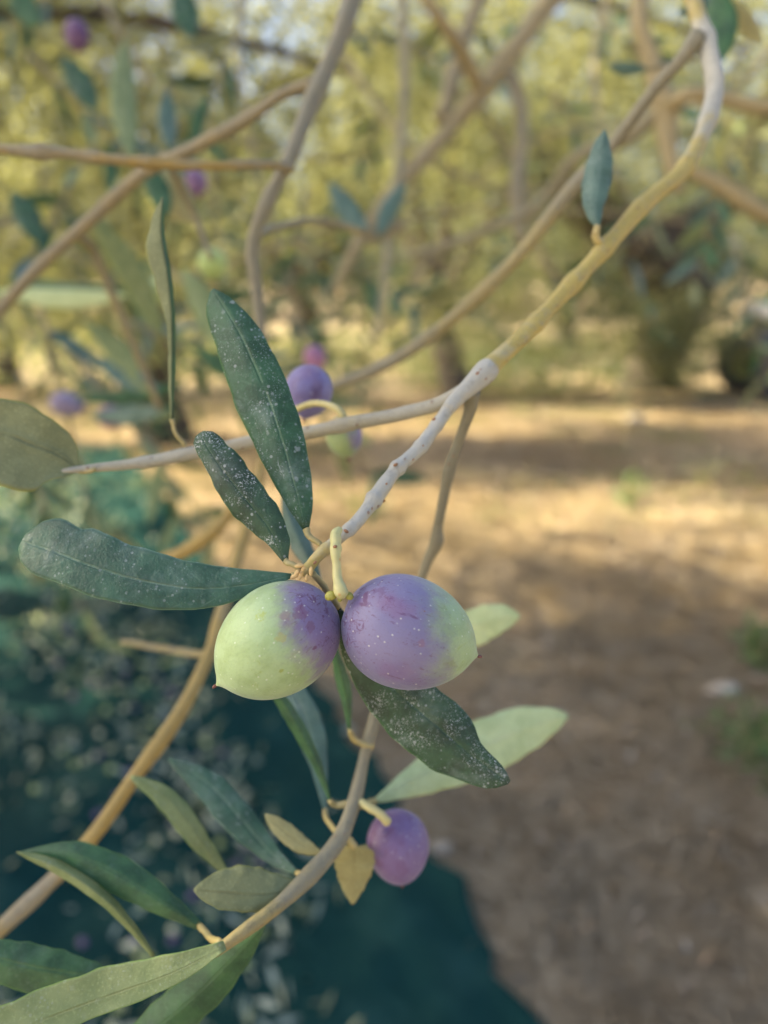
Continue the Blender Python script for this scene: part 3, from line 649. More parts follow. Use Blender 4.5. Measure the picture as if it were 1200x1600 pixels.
def tractor():
    X, Y = 4.45, 8.75; root = empty('tractor', (X, Y, 0), 'small green tractor cut off by the right edge of the photo', 'tractor')
    green = simple_mat('green_paint', (.14, .33, .05), (.20, .42, .07), 3, .35); dark = simple_mat('tyre_rubber', (.035, .035, .038), (.075, .072, .07), 20, .85)
    rim = simple_mat('rim_paint', (.40, .40, .10), (.52, .50, .16), 6, .4); metal = simple_mat('grey_metal', (.10, .11, .13), (.20, .21, .24), 12, .5, metallic=.4)
    lamp = simple_mat('lamp_glass', (.80, .74, .62), (.88, .84, .74), 5, .2); seatm = simple_mat('seat_vinyl', (.03, .03, .035), (.06, .06, .07), 8, .6)
    link('hood', boxm('hood', (X+.45, Y, .98), (1.15, .50, .34), .09), green, root)
    link('chassis', boxm('chassis', (X+.75, Y, .62), (1.9, .32, .26), .03), metal, root)
    link('grille', boxm('grille', (X-.145, Y, .86), (.06, .44, .30), .02), metal, root)
    for dy in (-.16, .16): link('headlight', ring('headlight', (X-.17, Y+dy, .96), [(0, -.10), (.06, -.09), (.10, -.05), (.11, 0), (.10, .05), (.06, .09), (0, .10)], 20), lamp, root)
    def wheel(x, y, r, wd):
        t = link('wheel', ring('wheel', (x, y, r), [(r*.58, -wd/2), (r*.85, -wd*.55), (r*.97, -wd*.42), (r, -wd*.15), (r, wd*.15), (r*.97, wd*.42), (r*.85, wd*.55), (r*.58, wd/2), (r*.58, -wd/2)]), dark, root)
        q = link('rim', ring('rim', (x, y, r), [(0.02, -wd*.22), (r*.18, -wd*.24), (r*.24, -wd*.10), (r*.48, -wd*.10), (r*.59, -wd*.40), (r*.59, wd*.40), (r*.45, wd*.1), (0.02, wd*.1)]), rim, None); q.parent = t
        for k in range(18):
            a = 2*math.pi*k/18; lug = boxm('tread', (0, 0, 0), (.035*r/.33, wd*.95, .05*r/.33), .006)
            o = link('tread', lug, dark, None); o.parent = t; o.location = (x-X+r*math.cos(a)+X, y, r+r*math.sin(a)); o.rotation_euler = (0, -a, 0)
    wheel(X-.02, Y-.48, .33, .2); wheel(X-.02, Y+.48, .33, .2); wheel(X+1.55, Y-.55, .56, .32); wheel(X+1.55, Y+.55, .56, .32)
    link('axle', tube_mesh('axle', [(X-.02, Y-.5, .33, .05), (X-.02, Y+.5, .33, .05)], 6, 10, 0), metal, root)
    for s in (-1, 1): link('fender', boxm('fender', (X+1.5, Y+s*.55, 1.2), (.95, .34, .06), .02), green, root)
    link('seat', boxm('seat', (X+1.6, Y, 1.15), (.45, .48, .12), .05), seatm, root); link('backrest', boxm('backrest', (X+1.85, Y, 1.42), (.10, .46, .5), .04), seatm, root)
    link('steering_column', tube_mesh('steering_column', [(X+1.0, Y, 1.1, .025), (X+1.2, Y, 1.42, .02)], 6, 8, 0), metal, root)
    link('steering_wheel', ring('steering_wheel', (X+1.2, Y, 1.42), [(.2, -.015), (.215, 0), (.2, .015), (.185, 0), (.2, -.015)]), seatm, root)
    link('exhaust', tube_mesh('exhaust', [(X+.35, Y-.12, 1.1, .03), (X+.35, Y-.12, 1.7, .03)], 6, 10, 0), metal, root)
tractor()
#@@NEAR
# ================================================================== THE FRUITING BRANCH (in focus)
hero = empty('olive_branch', P(745, 595, .140), 'main olive branch in focus, pale grey twig carrying the pair of large olives', 'branch')
ptube('main_stem', [(1060, -160, .215, 14, .5), (1075, -50, .205, 13.5, .6), (1088, 10, .197, 13, .6), (1110, 95, .190, 14, .2), (1112, 160, .185, 13, .25), (1078, 252, .176, 12.5, .7), (1005, 322, .167, 12.5, .9), (905, 432, .157, 12.5, .95),
    (830, 510, .149, 12.5, 1.), (775, 564, .1425, 13.5, 1.), (762, 578, .1415, 16, .1), (742, 597, .140, 16, 0.), (715, 622, .138, 12, 0), (698, 642, .1365, 10, 0)], BARK, hero, 190, seg=22, rough=.03,
    nodes=((1100, 62, .25), (1113, 190, .16), (1076, 262, .25), (1000, 330, .10), (938, 380, .18), (897, 438, .25), (838, 505, .2), (758, 580, .12)))
BARKSIDE = bark_mat('bark_side_twig', (.37, .355, .27), (.44, .39, .20))
ptube('side_twig', [(735, 603, .1405, 11), (690, 630, .142, 11.5), (640, 642, .1435, 10.5), (560, 658, .145, 11), (500, 672, .146, 10.5), (430, 686, .147, 10.5), (340, 702, .147, 10), (290, 709, .146, 11), (230, 720, .145, 9), (130, 733, .142, 6), (60, 742, .140, 5), (-60, 752, .138, 4)],
    BARKSIDE, hero, 110, seg=16, rough=.03, knots=((.27, .15), (.55, .14), (.67, .2)), tints=[0, .1, .35, .3, .1, .1, .1, .2, .3, .5])
ptube('fruiting_twig', [(722, 612, .1385, 11), (698, 642, .1365, 10), (660, 693, .133, 10.5), (622, 732, .130, 11), (592, 772, .1265, 12), (562, 808, .1235, 10.5), (538, 832, .1215, 9.5), (506, 862, .120, 8.5), (484, 886, .1195, 9), (472, 897, .1195, 6)],
    BARK, hero, 120, seg=20, rough=.025, nodes=((678, 660, .15), (655, 697, .18), (618, 730, .22), (580, 778, .25), (545, 826, .2), (508, 858, .2), (478, 892, .2)), tints=[0, 0, .0, .05, .1, .0, .0, .3, .55, .7])
ptube('hanging_twig', [(738, 612, .141, 13), (735, 640, .143, 9.5), (718, 690, .147, 8), (702, 735, .150, 8.5), (684, 820, .156, 8), (680, 850, .158, 9.5), (662, 890, .160, 7.5), (628, 1000, .162, 7), (594, 1095, .160, 8), (588, 1115, .159, 10), (570, 1180, .156, 8.5), (553, 1250, .152, 11), (530, 1310, .147, 13), (478, 1372, .141, 13), (440, 1408, .137, 12), (390, 1448, .132, 11), (340, 1486, .129, 8), (322, 1498, .129, 3)],
    BARKBROWN, hero, 150, seg=16, rough=.03, knots=((.14, .15), (.25, .2), (.61, .12), (.82, .1)), tints=[.1, .1, .2, .2, .1, .1, .0, .1, .1, .3, .6, .8])
hang = [o for o in hero.children if o.name.startswith('hanging_twig')][0]
ptube('upper_twig', [(1092, 55, .190, 14), (1065, 90, .191, 10), (1025, 135, .195, 10), (960, 222, .205, 10), (900, 290, .211, 11), (830, 378, .216, 11), (745, 462, .221, 10.5), (650, 540, .226, 10), (580, 582, .230, 9), (520, 606, .234, 7), (480, 630, .237, 4)],
    BARKBROWN, hero, 80, seg=14, rough=.03, knots=((.3, .12), (.55, .15), (.7, .12)), tints=[.3, .2, .2, .5, .8, .7, .4, .3, .3])

def scar(x, y, d, r, mat=SCAR, ang=0., sq=.6, name='leaf_scar'):
    ax = (rgt*math.cos(ang)+upv*math.sin(ang)).normalized()
    c = P(x, y, d); k = d/F
    me = blob_mesh(name, c, ax, r*k, r*k*sq, 8, 12, .05, squash=1.0)
    return link(name, me, mat, hero)
for x, y, d, r, a in ((618, 726, .1280, 4.2, .6), (547, 751, .131, 3.2, 0), (603, 757, .1265, 3.5, .9), (746, 583, .1368, 3.5, .7),
                      (678, 655, .1325, 3.4, .5), (660, 697, .1315, 3.2, .8), (541, 830, .1200, 4.5, -.6), (492, 879, .1180, 3.6, .7), (600, 783, .1275, 3, .8)):
    if (x, y) != (547, 751): scar(x, y, d, r, ang=a)
# bud cluster at the twig's end
for x, y, r, a, sq in ((468, 884, 8, .1, .45), (464, 896, 8, 1.1, .5), (470, 898, 8.5, 1.3, .42), (474, 889, 5, .9, .6), (486, 893, 8, 1.5, .42), (459, 901, 6, .5, .6), (479, 903, 6, 1.4, .5)):
    scar(x, y, .1170, r, BUD, a, sq, 'bud')
# stalk that carries the two olives
fs = ptube('fruit_stalk', [(531, 826, .1180, 5), (526, 836, .1172, 9), (524, 850, .1165, 8.5), (524, 862, .1160, 8.5), (525, 880, .1155, 7), (528, 900, .1150, 7.5), (531, 916, .1145, 9.5), (533, 927, .1145, 11), (534, 934, .1147, 6)],
           STALK, hero, 46, seg=18, rough=.02, knots=((.32, .10),), tints=[.5, .5])
sc = scar(523.5, 854, .1150, 3.6, SCAR, .3, .75)
for x, y, r, a in ((517, 931, 10, .35), (545, 931, 8, -.5), (531, 936, 5, 1.5)):
    k = .1150/F; me = blob_mesh('calyx', P(x, y, .1150), rgt*math.cos(a)+upv*math.sin(a), r*k, r*.78*k, 9, 14, .06)
    c_ = link('calyx', me, CALYX, None); c_.parent = fs

LW = [(0, 4, 4), (.12, 20, 20), (.5, 42, 48), (.8, 30, 34), (1, 1, 1)]
leaf(hero, [(478, 827, .1215), (462, 765, .1215), (438, 680, .1225), (410, 600, .124), (374, 520, .1265), (333, 452, .130)],
     [(0, 5, 5), (.08, 20, 17), (.2, 30, 32), (.35, 36, 44), (.5, 37, 52), (.65, 35, 50), (.8, 29, 43), (.92, 18, 33), (.97, 9, 22), (1, 2, 6)], TOP, rollL=12, rollR=18, cup=.10, wave=.015,
     petiole=[(478, 826, .1215, 6), (484, 838, .1212, 5), (496, 848, .1210, 4.5), (508, 856, .1212, 5)], label='long upright dark green leaf with pale water marks')
leaf(hero, [(447, 878, .1195), (418, 822, .1195), (374, 768, .120), (332, 712, .1215), (312, 677, .1225)],
     [(0, 4, 4), (.12, 20, 12), (.3, 30, 26), (.5, 34, 31), (.7, 34, 24), (.85, 28, 18), (.95, 22, 18), (.985, 14, 13), (1, 7, 7)], TOPDUSTY, rollL=-8, rollR=22, cup=.16, wave=.03,
     petiole=[(446, 876, .1195, 5.5), (456, 882, .1190, 4.5), (470, 888, .1190, 4.5)], label='short dark leaf thickly speckled with white dust')
leaf(hero, [(457, 899, .1185), (385, 914, .1180), (305, 920, .1175), (215, 906, .1175), (140, 884, .1185), (85, 862, .120), (34, 846, .122)],
     [(0, 3, 3), (.06, 12, 9), (.2, 30, 22), (.35, 42, 34), (.5, 49, 40), (.65, 53, 43), (.78, 57, 42), (.82, 50, 43), (.9, 52, 42), (.96, 44, 33), (.99, 26, 20), (1, 14, 12)], TOPCLEAN, rollL=10, rollR=-8, cup=.13, wave=.02,
     petiole=[(456, 899, .1185, 4), (464, 897, .1185, 5)], label='broad bluish green leaf pointing left with a blunt tip')
leaf(hero, [(528, 950, .1265), (560, 1015, .1275), (610, 1070, .1280), (665, 1118, .1280), (735, 1178, .1275), (796, 1222, .1265)],
     [(0, 4, 4), (.15, 22, 18), (.35, 46, 34), (.5, 58, 42), (.65, 60, 46), (.75, 55, 38), (.83, 44, 22), (.92, 32, 16), (.975, 17, 9), (1, 4, 3)], TOPDUSTY, rollL=15, rollR=-10, cup=.14, wave=.02,
     petiole=[(528, 950, .1265, 5), (505, 915, .1235, 5), (488, 895, .1205, 5)], label='dark dusty leaf hanging behind the purple olive')
leaf(hero, [(125, 736, .142), (95, 712, .141), (50, 694, .139), (0, 675, .138), (-75, 662, .137)],
     [(0, 3, 3), (.07, 12, 30), (.2, 36, 58), (.4, 50, 76), (.6, 55, 68), (.8, 42, 45), (1, 1, 1)], UNDER, backmat=TOP, face='under', cup=-.12, rollL=5, rollR=-10, wave=.01,
     petiole=[(124, 735, .142, 5), (140, 736, .142, 4), (150, 732, .142, 4)], label='olive drab underside of a broad leaf at the left edge')
leaf(hero, [(268, 656, .1445), (268, 590, .1440), (268, 500, .1435), (262, 430, .143), (252, 365, .143), (254, 308, .144)],
     [(0, 2, 2), (.2, 6, 5), (.4, 6, 7), (.6, 6, 20), (.75, 6, 26), (.88, 5, 16), (1, 1, 1)], TOPGREEN, mat2=UNDER, backmat=TOP, rollL=70, rollR=20, cup=.1, wave=.05,
     petiole=[(268, 655, .1445, 3.5), (274, 675, .145, 3), (290, 697, .146, 3.5)], label='narrow leaf seen edge on, standing up from the side twig')
leaf(hero, [(934, 354, .158), (930, 320, .158), (936, 270, .158), (940, 230, .158), (945, 203, .158)],
     [(0, 3, 3), (.15, 10, 14), (.45, 20, 24), (.7, 19, 20), (.88, 11, 11), (1, 1, 1)], TOPBLUE, rollL=20, rollR=20, cup=.1, wave=.03,
     petiole=[(934, 352, .158, 5), (930, 366, .1585, 6), (938, 380, .160, 7)], label='small blue green leaf standing on the yellow stem')
leaf(hero, [(500, 908, .155), (486, 880, .155), (470, 850, .155), (450, 800, .156), (440, 770, .157)], [(0, 3, 3), (.3, 14, 14), (.6, 16, 16), (1, 1, 1)], TOPBLUE, rollL=30, rollR=30)
leaf(hero, [(690, 1005, .188), (730, 985, .187), (775, 967, .186), (812, 962, .186)], [(0, 8, 8), (.3, 28, 26), (.6, 27, 27), (.85, 18, 18), (1, 3, 3)], UNDERPALE, backmat=TOP, face='under', label='pale green leaf tip showing beside the right olive',
     petiole=[(690, 1005, .188, 4), (660, 985, .180, 4), (634, 978, .1625, 4)])
leaf(hero, [(585, 1252, .168), (650, 1215, .176), (740, 1172, .184), (820, 1138, .188), (887, 1117, .190)], [(0, 3, 3), (.15, 20, 14), (.35, 36, 30), (.55, 42, 38), (.75, 38, 36), (.92, 20, 20), (1, 3, 3)], UNDERPALE, backmat=TOP, face='under',
     petiole=[(585, 1252, .168, 5), (570, 1258, .160, 5), (555, 1256, .152, 6)], label='long pale green leaf behind the dusty hanging leaf')
leaf(hero, [(470, 1385, .1405), (420, 1398, .137), (360, 1396, .135), (303, 1390, .134)], [(0, 6, 6), (.2, 26, 16), (.45, 40, 24), (.7, 38, 24), (.9, 20, 14), (1, 2, 2)], UNDER, backmat=TOP, face='under', label='short rounded leaf underside below the orange leaf')
leaf(hero, [(500, 1333, .1475), (470, 1318, .148), (440, 1295, .149), (414, 1272, .150)], [(0, 4, 4), (.3, 12, 14), (.6, 14, 14), (.85, 9, 9), (1, 1, 1)], UNDERTAN, backmat=UNDERTAN, label='tiny tan leaf')
leaf(hero, [(553, 1322, .150), (553, 1345, .151), (552, 1375, .152), (551, 1412, .153)], [(0, 18, 20), (.2, 30, 32), (.45, 28, 30), (.7, 20, 20), (.9, 9, 9), (1, 2, 2)], UNDERTAN, backmat=UNDERTAN, face='under', petiole=[(553, 1322, .150, 6), (545, 1312, .149, 6), (530, 1308, .147, 6)])
leaf(hero, [(464, 1364, .150), (425, 1335, .154), (380, 1285, .158), (325, 1225, .162), (264, 1186, .166)], [(0, 3, 3), (.2, 14, 14), (.45, 22, 26), (.7, 20, 24), (.9, 10, 12), (1, 2, 2)], TOPCLEAN, petiole=[(464, 1364, .150, 4), (480, 1370, .145, 5)])
leaf(hero, [(357, 1368, .158), (320, 1322, .158), (285, 1272, .158), (250, 1238, .158), (204, 1213, .158)], [(0, 3, 3), (.2, 10, 12), (.45, 14, 20), (.7, 14, 18), (.9, 8, 10), (1, 2, 2)], UNDERGREEN, backmat=TOP, face='under')
leaf(hero, [(312, 1448, .143), (262, 1414, .143), (190, 1368, .144), (110, 1334, .145), (28, 1332, .147)], [(0, 6, 5), (.2, 17, 18), (.45, 25, 27), (.7, 20, 20), (.9, 8, 8), (1, 1, 1)], TOPGREEN, rollL=25, rollR=25, cup=.2, petiole=[(312, 1447, .143, 5), (325, 1462, .138, 5), (345, 1475, .130, 6)], label='glossy dark green leaf over a light green one at the lower left')
leaf(hero, [(240, 1494, .143), (205, 1448, .142), (160, 1402, .142), (95, 1358, .143), (26, 1331, .145)], [(0, 3, 3), (.3, 8, 8), (.6, 12, 10), (.85, 9, 7), (1, 1, 1)], UNDERGREEN, backmat=TOP, rollL=50, rollR=50)
leaf(hero, [(190, 1532, .142), (120, 1522, .141), (40, 1508, .140), (-70, 1480, .140)], [(0, 3, 3), (.2, 20, 18), (.5, 30, 34), (.8, 24, 26), (1, 1, 1)], TOPGREEN, rollR=30)
leaf(hero, [(352, 1478, .1265), (270, 1520, .1245), (160, 1560, .124), (20, 1610, .122), (-120, 1650, .121)], [(0, 8, 6), (.2, 28, 18), (.45, 42, 22), (.75, 38, 22), (1, 2, 2)], UNDERGREEN, backmat=TOP, face='under', label='large light green leaf underside crossing the bottom left corner', cup=-.1)
leaf(hero, [(412, 1446, .134), (365, 1496, .136), (300, 1560, .138), (230, 1618, .140), (150, 1680, .142)], [(0, 5, 3), (.2, 24, 22), (.45, 34, 34), (.75, 28, 28), (1, 1, 1)], TOPGREEN, rollL=15, rollR=35, cup=.2)
leaf(hero, [(546, 1140, .152), (541, 1090, .151), (532, 1050, .150), (522, 1015, .149)], [(0, 2, 2), (.3, 8, 8), (.6, 11, 11), (1, 6, 6)], TOPGREEN, petiole=[(546, 1139, .152, 4), (556, 1158, .155, 5), (583, 1166, .1565, 5)], rollL=40, rollR=40)
leaf(hero, [(516, 1252, .152), (494, 1190, .151), (460, 1125, .150), (430, 1080, .149), (405, 1045, .149)], [(0, 2, 2), (.3, 8, 9), (.6, 10, 12), (1, 5, 5)], TOPGREEN, petiole=[(515, 1250, .152, 4), (525, 1258, .153, 5), (550, 1254, .153, 5)], rollL=40, rollR=40)
leaf(hero, [(508, 1268, .165), (496, 1190, .168), (474, 1115, .170), (450, 1060, .172)], [(0, 2, 2), (.3, 14, 12), (.6, 24, 20), (1, 14, 14)], TOPBLUE, petiole=[(508, 1266, .163, 4), (512, 1284, .158, 4), (530, 1302, .148, 5)])

# ------------------------------------------------------------------ the olives
olive(433, 1001, .1190, 334, 1073, 105, 86.5, 'large mostly green olive, left one of the pair in focus', pdir=(.94, .42, .12), thr=.50, soft=.26, tilt=-4, seed=11.3, nip_px=12, bloomk=.55, marks=[(478, 948, 13, (.17, .07, .12), .5), (455, 952, 9, (.22, .12, .14), .4), (492, 968, 9, (.15, .06, .11), .5), (418, 950, 10, (.30, .38, .05), .6), (450, 982, 8, (.33, .30, .08), .5), (500, 1000, 5, (.12, .03, .09), .7), (452, 1032, 4, (.25, .30, .04), .7), (495, 917, 7, (.10, .04, .12), .7)])
olive(638, 988, .1185, 750, 1025, 107, 87.5, 'large purple olive with pale green tip, right one of the pair in focus', pdir=(-.96, -.02, .15), thr=-.32, soft=.36, tilt=-3, seed=16.1, marks=[(666, 940, 8, (.22, .10, .07), .85), (590, 912, 14, (.10, .04, .13), .5), (610, 925, 9, (.12, .05, .14), .5), (575, 935, 7, (.10, .04, .14), .5), (543, 955, 5, (.12, .04, .10), .7), (552, 996, 5, (.06, .05, .14), .6), (596, 1040, 4, (.06, .03, .10), .8), (655, 990, 6, (.20, .10, .16), .5)], nip_px=8, purple=(.165, .12, .26), bloom=(.175, .17, .30), bloomk=.85)
O3, _ = olive(622, 1323, .158, 628, 1385, 57, 48, 'small out of focus purple olive hanging below the pair', pdir=(1, 1, 0), thr=-3, soft=.2, seed=2.0, nip_px=2, bloom=(.16, .12, .27), purple=(.13, .055, .15), bloomk=.6)
ptube('fruit_stalk', [(560, 1252, .152, 6), (580, 1262, .151, 6.5), (595, 1275, .151, 7), (606, 1284, .152, 7)], STALK, hero, 16, seg=10, tints=[.9, .9])
olive(482, 612, .168, 470, 680, 42, 37, 'deep violet olive half hidden behind the long upright leaf', pdir=(1, 1, 0), thr=-3, soft=.2, seed=3.3, nip_px=2, bloom=(.19, .18, .38), purple=(.08, .04, .11), bloomk=.9)
ptube('fruit_stalk', [(537, 655, .1455, 7), (530, 640, .1455, 6), (512, 632, .147, 5.5), (485, 632, .152, 5.5), (460, 640, .158, 5)], STALK, hero, 20, seg=10, tints=[.9, .9])
olive(538, 682, .175, 545, 720, 33, 28, 'green olive with a violet side hanging under the side twig', pdir=(1, .1, 0), thr=.25, soft=.2, seed=4.3, nip_px=2, green=(.26, .32, .08), green2=(.2, .26, .05), purple=(.12, .07, .16), deep=(.05, .02, .05))
ptube('fruit_stalk', [(552, 659, .1455, 4), (548, 664, .155, 4), (541, 656, .172, 4)], STALK, hero, 10, seg=8)

# ================================================================== OTHER NEAR BRANCHES, OUT OF FOCUS
b2 = empty('olive_branch', P(455, 262, .22), 'blurred forked olive branch crossing the upper left', 'branch')
ptube('main_stem', [(600, -120, .25, 13), (560, -30, .24, 14), (535, 40, .235, 14), (492, 150, .228, 13), (458, 240, .222, 12.5), (430, 292, .22, 10), (395, 375, .22, 10), (398, 450, .222, 10), (412, 560, .225, 7)], BARKBROWN, b2, 70, rough=.03, tints=[.1, .1, .3, .2, .4, .2], knots=((.3, .15), (.45, .2), (.72, .25)))
ptube('twig', [(-60, 226, .188, 8), (0, 231, .189, 8), (60, 238, .190, 10), (110, 242, .191, 8), (200, 252, .193, 8.5), (330, 257, .198, 7.5), (400, 258, .205, 7), (455, 261, .219, 8)], BARKORANGE, b2, 60, rough=.04, tints=[.5, .3, .6, .6, .4], knots=((.21, .3), (.36, .2), (.5, .25), (.75, .2)))
ptube('twig', [(490, 130, .230, 11), (440, 150, .232, 9), (390, 185, .235, 9.5), (300, 232, .240, 10), (215, 275, .245, 10), (120, 365, .250, 10), (50, 430, .252, 9), (-40, 530, .255, 9)], BARKLIMB, b2, 60, rough=.03, tints=[.4, .5, .3])
b3 = empty('olive_branch', P(215, 1200, .2), 'blurred orange brown twig rising diagonally over the net', 'branch')
ptube('main_stem', [(-60, 1510, .185, 12), (0, 1455, .187, 12), (70, 1390, .190, 12), (140, 1312, .193, 12), (215, 1205, .198, 11), (280, 1112, .205, 11), (325, 1030, .215, 10), (345, 965, .225, 10), (372, 870, .24, 10), (395, 790, .25, 9), (412, 700, .26, 7)], BARKORANGE, b3, 80, rough=.03, tints=[.9, .2, .95, .95, .9, .95, .9, .8, .7], knots=((.12, .15), (.38, .15), (.6, .12)))
ptube('twig', [(255, 876, .27, 10), (290, 862, .265, 11), (325, 835, .26, 11), (360, 800, .26, 9), (398, 750, .256, 7)], BARKORANGE, b3, 24, tints=[.9, .9])
ptube('twig', [(332, 1022, .217, 6), (290, 1020, .23, 6), (230, 1008, .25, 5), (190, 1003, .26, 4)], BARKBROWN, b3, 20)

# leaf shapes shared by the blurred twigs
def std_leaf(L, W, fold=.12):
    n, m = 12, 2; V = []; uv = []
    for i in range(n+1):
        t = i/n; ww = W*math.sin(math.pi*min(1, t**.85))**.75*.5+.0002
        for j in range(-m, m+1): V.append((j/m*ww, t*L, fold*ww*abs(j/m)*1.3-.10*L*t*t)); uv.append((t, j/m))
    F_ = [(i*(2*m+1)+j, i*(2*m+1)+j+1, (i+1)*(2*m+1)+j+1, (i+1)*(2*m+1)+j) for i in range(n) for j in range(2*m)]
    k = len(V); V2 = V+[(x, y, z-.0003) for x, y, z in V]; F2 = F_+[tuple(reversed([q+k for q in f])) for f in F_]
    return mesh('leaf', V2, F2, uv=uv+uv, matidx=[0]*len(F_)+[1]*len(F_))
LS = []
for mt, mb in ((TOP, UNDER), (TOPGREEN, UNDER), (TOPBLUE, UNDERGREEN), (UNDERGREEN, TOPGREEN)):
    for L, W in ((.058, .013), (.050, .011)):
        me = std_leaf(L, W); me.materials.append(mt); me.materials.append(mb); LS.append(me)
def put_leaf(parent, me, base, tipdir, roll, label=None, scale=1.0):
    o = bpy.data.objects.new('leaf', me); col.objects.link(o); o.parent = parent
    d = Vector(tipdir).normalized(); q = d.to_track_quat('Y', 'Z'); o.rotation_mode = 'QUATERNION'
    o.rotation_quaternion = q @ Matrix.Rotation(roll, 3, 'Y').to_quaternion(); o.location = Vector(base)-parent.location
    o.scale = (scale,)*3
    return o
def pleaf(parent, x0, y0, x1, y1, d, wpx, mat, backmat=None, d1=None, label=None):
    d1 = d1 or d; mx, my = (x0+x1)/2+(y1-y0)*.04, (y0+y1)/2-(x1-x0)*.04
    return leaf(parent, [(x0, y0, d), (mx, my, (d+d1)/2), (x1, y1, d1)], [(0, 2, 2), (.2, wpx*.7, wpx*.7), (.5, wpx, wpx), (.8, wpx*.65, wpx*.65), (1, 1, 1)], mat, backmat=backmat, n=14, m=3, label=label)
# leaves on the near blurred branches
pleaf(b2, 205, 250, 195, 60, 0.378, 20, UNDERGREEN, d1=0.420)
pleaf(b2, 268, 235, 262, 140, 0.364, 14, TOPBLUE)
pleaf(b2, 300, 230, 325, 150, 0.420, 10, TOPGREEN)
pleaf(b2, 225, 262, 300, 350, 0.308, 30, UNDERTAN, label='brown leaf under the brown twig')
pleaf(b2, 225, 255, 262, 340, 0.301, 18, TOPGREEN)
pleaf(b2, 140, 335, 255, 530, 0.364, 22, UNDERGREEN, d1=0.392)
pleaf(b2, 200, 462, -10, 455, 0.392, 16, UNDERPALE, d1=0.420)
pleaf(b2, 200, 452, 10, 436, 0.399, 10, TOPGREEN, d1=0.420)
pleaf(b2, 285, 420, 355, 560, 0.364, 22, UNDERGREEN, d1=0.350)
pleaf(b2, 130, 500, 240, 620, 0.420, 18, UNDERGREEN)
pleaf(b2, 260, 640, 140, 650, 0.420, 15, TOPBLUE, d1=0.476)
pleaf(b2, 250, 610, 150, 560, 0.420, 18, TOPBLUE)
pleaf(b2, 290, 600, 120, 625, 0.462, 12, TOPGREEN)
pleaf(b2, 400, 600, 300, 540, 0.476, 15, TOPGREEN)
pleaf(b2, 575, 365, 515, 285, 0.406, 18, TOPBLUE)
pleaf(b2, 590, 370, 635, 285, 0.406, 14, TOPBLUE)
pleaf(b2, 560, 380, 640, 350, 0.420, 14, BARKBROWN)
pleaf(b2, 60, 40, 20, -20, 0.420, 20, TOPGREEN)
pleaf(b2, 20, 300, 60, 380, 0.420, 20, TOP)
pleaf(b2, 95, 90, 150, 175, 0.476, 20, TOP)
pleaf(b2, 300, 60, 285, -30, 0.476, 22, TOP)
ptube('twig', [(575, 365, .29, 5), (500, 345, .285, 6), (430, 355, .25, 6), (400, 372, .222, 7)], BARKBROWN, b2, 20)
ptube('twig', [(330, 405, .27, 4), (300, 330, .27, 5), (262, 250, .25, 6), (250, 245, .243, 6)], BARKBROWN, b2, 20)
ptube('twig', [(250, 640, .31, 5), (200, 520, .29, 6), (150, 400, .27, 7), (120, 366, .252, 7)], BARKBROWN, b2, 20)
o_args = dict(pdir=(1, 1, 0), thr=-3, soft=.2)
olive(120, 55, 0.420, 122, 90, 24, 19, 'small blackish olive in the top left corner', seed=1, nip_px=1, bloom=(.12, .06, .15), purple=(.08, .02, .07), deep=(.03, .01, .03), **o_args)
olive(307, 285, 0.420, 312, 320, 21, 17, 'small violet olive below the brown twig', seed=2, nip_px=1, purple=(.14, .06, .14), bloom=(.17, .10, .21), **o_args)
olive(492, 560, 0.420, 500, 600, 21, 17, 'pinkish purple olive above the violet one', seed=3, nip_px=1, purple=(.28, .08, .16), bloom=(.33, .15, .26), **o_args)
olive(332, 414, 0.378, 335, 450, 25, 23, 'round yellow green olive left of the blurred forked stem', seed=4, nip_px=1, pdir=(1, 0, 0), thr=4, soft=.1, green=(.36, .46, .05), green2=(.30, .36, .03))
olive(248, 455, 0.406, 250, 480, 22, 19, 'pale green olive beside the edge on leaf', seed=5, nip_px=1, pdir=(1, 0, 0), thr=4, soft=.1, green=(.45, .52, .16), green2=(.42, .46, .12))
olive(105, 632, 0.476, 135, 640, 28, 19, 'pale violet olive above the broad leaf at the left edge', seed=7, nip_px=1, purple=(.15, .12, .19), bloom=(.25, .23, .32), **o_args)
olive(176, 652, 0.476, 200, 655, 24, 18, 'dark wine red olive left of the edge on leaf', seed=8, nip_px=1, purple=(.15, .03, .10), bloom=(.25, .10, .22), **o_args)
# leaves near the top right corner, on the main stem's tree
b4 = empty('olive_branch', P(1130, 20, .26), 'blurred dark leafy shoot in the top right corner', 'branch')
ptube('main_stem', [(1160, -80, .28, 8), (1135, -10, .27, 7), (1120, 30, .262, 6), (1110, 60, .26, 4)], BARKBROWN, b4, 16)
pleaf(b4, 1120, -20, 1125, 100, .25, 24, TOPGREEN); pleaf(b4, 1135, -10, 1060, 20, .26, 14, TOPBLUE)
pleaf(b4, 1130, 0, 1190, 70, .27, 14, UNDERTAN)
b5 = empty('olive_branch', P(1010, 105, .3), 'thin shoot with one dark pointed leaf beside the upper twig', 'branch')
ptube('main_stem', [(1090, 90, .32, 4), (1050, 100, .31, 4), (1010, 108, .30, 4)], BARKBROWN, b5, 12)
pleaf(b5, 1010, 108, 950, 103, .30, 10, TOPBLUE)

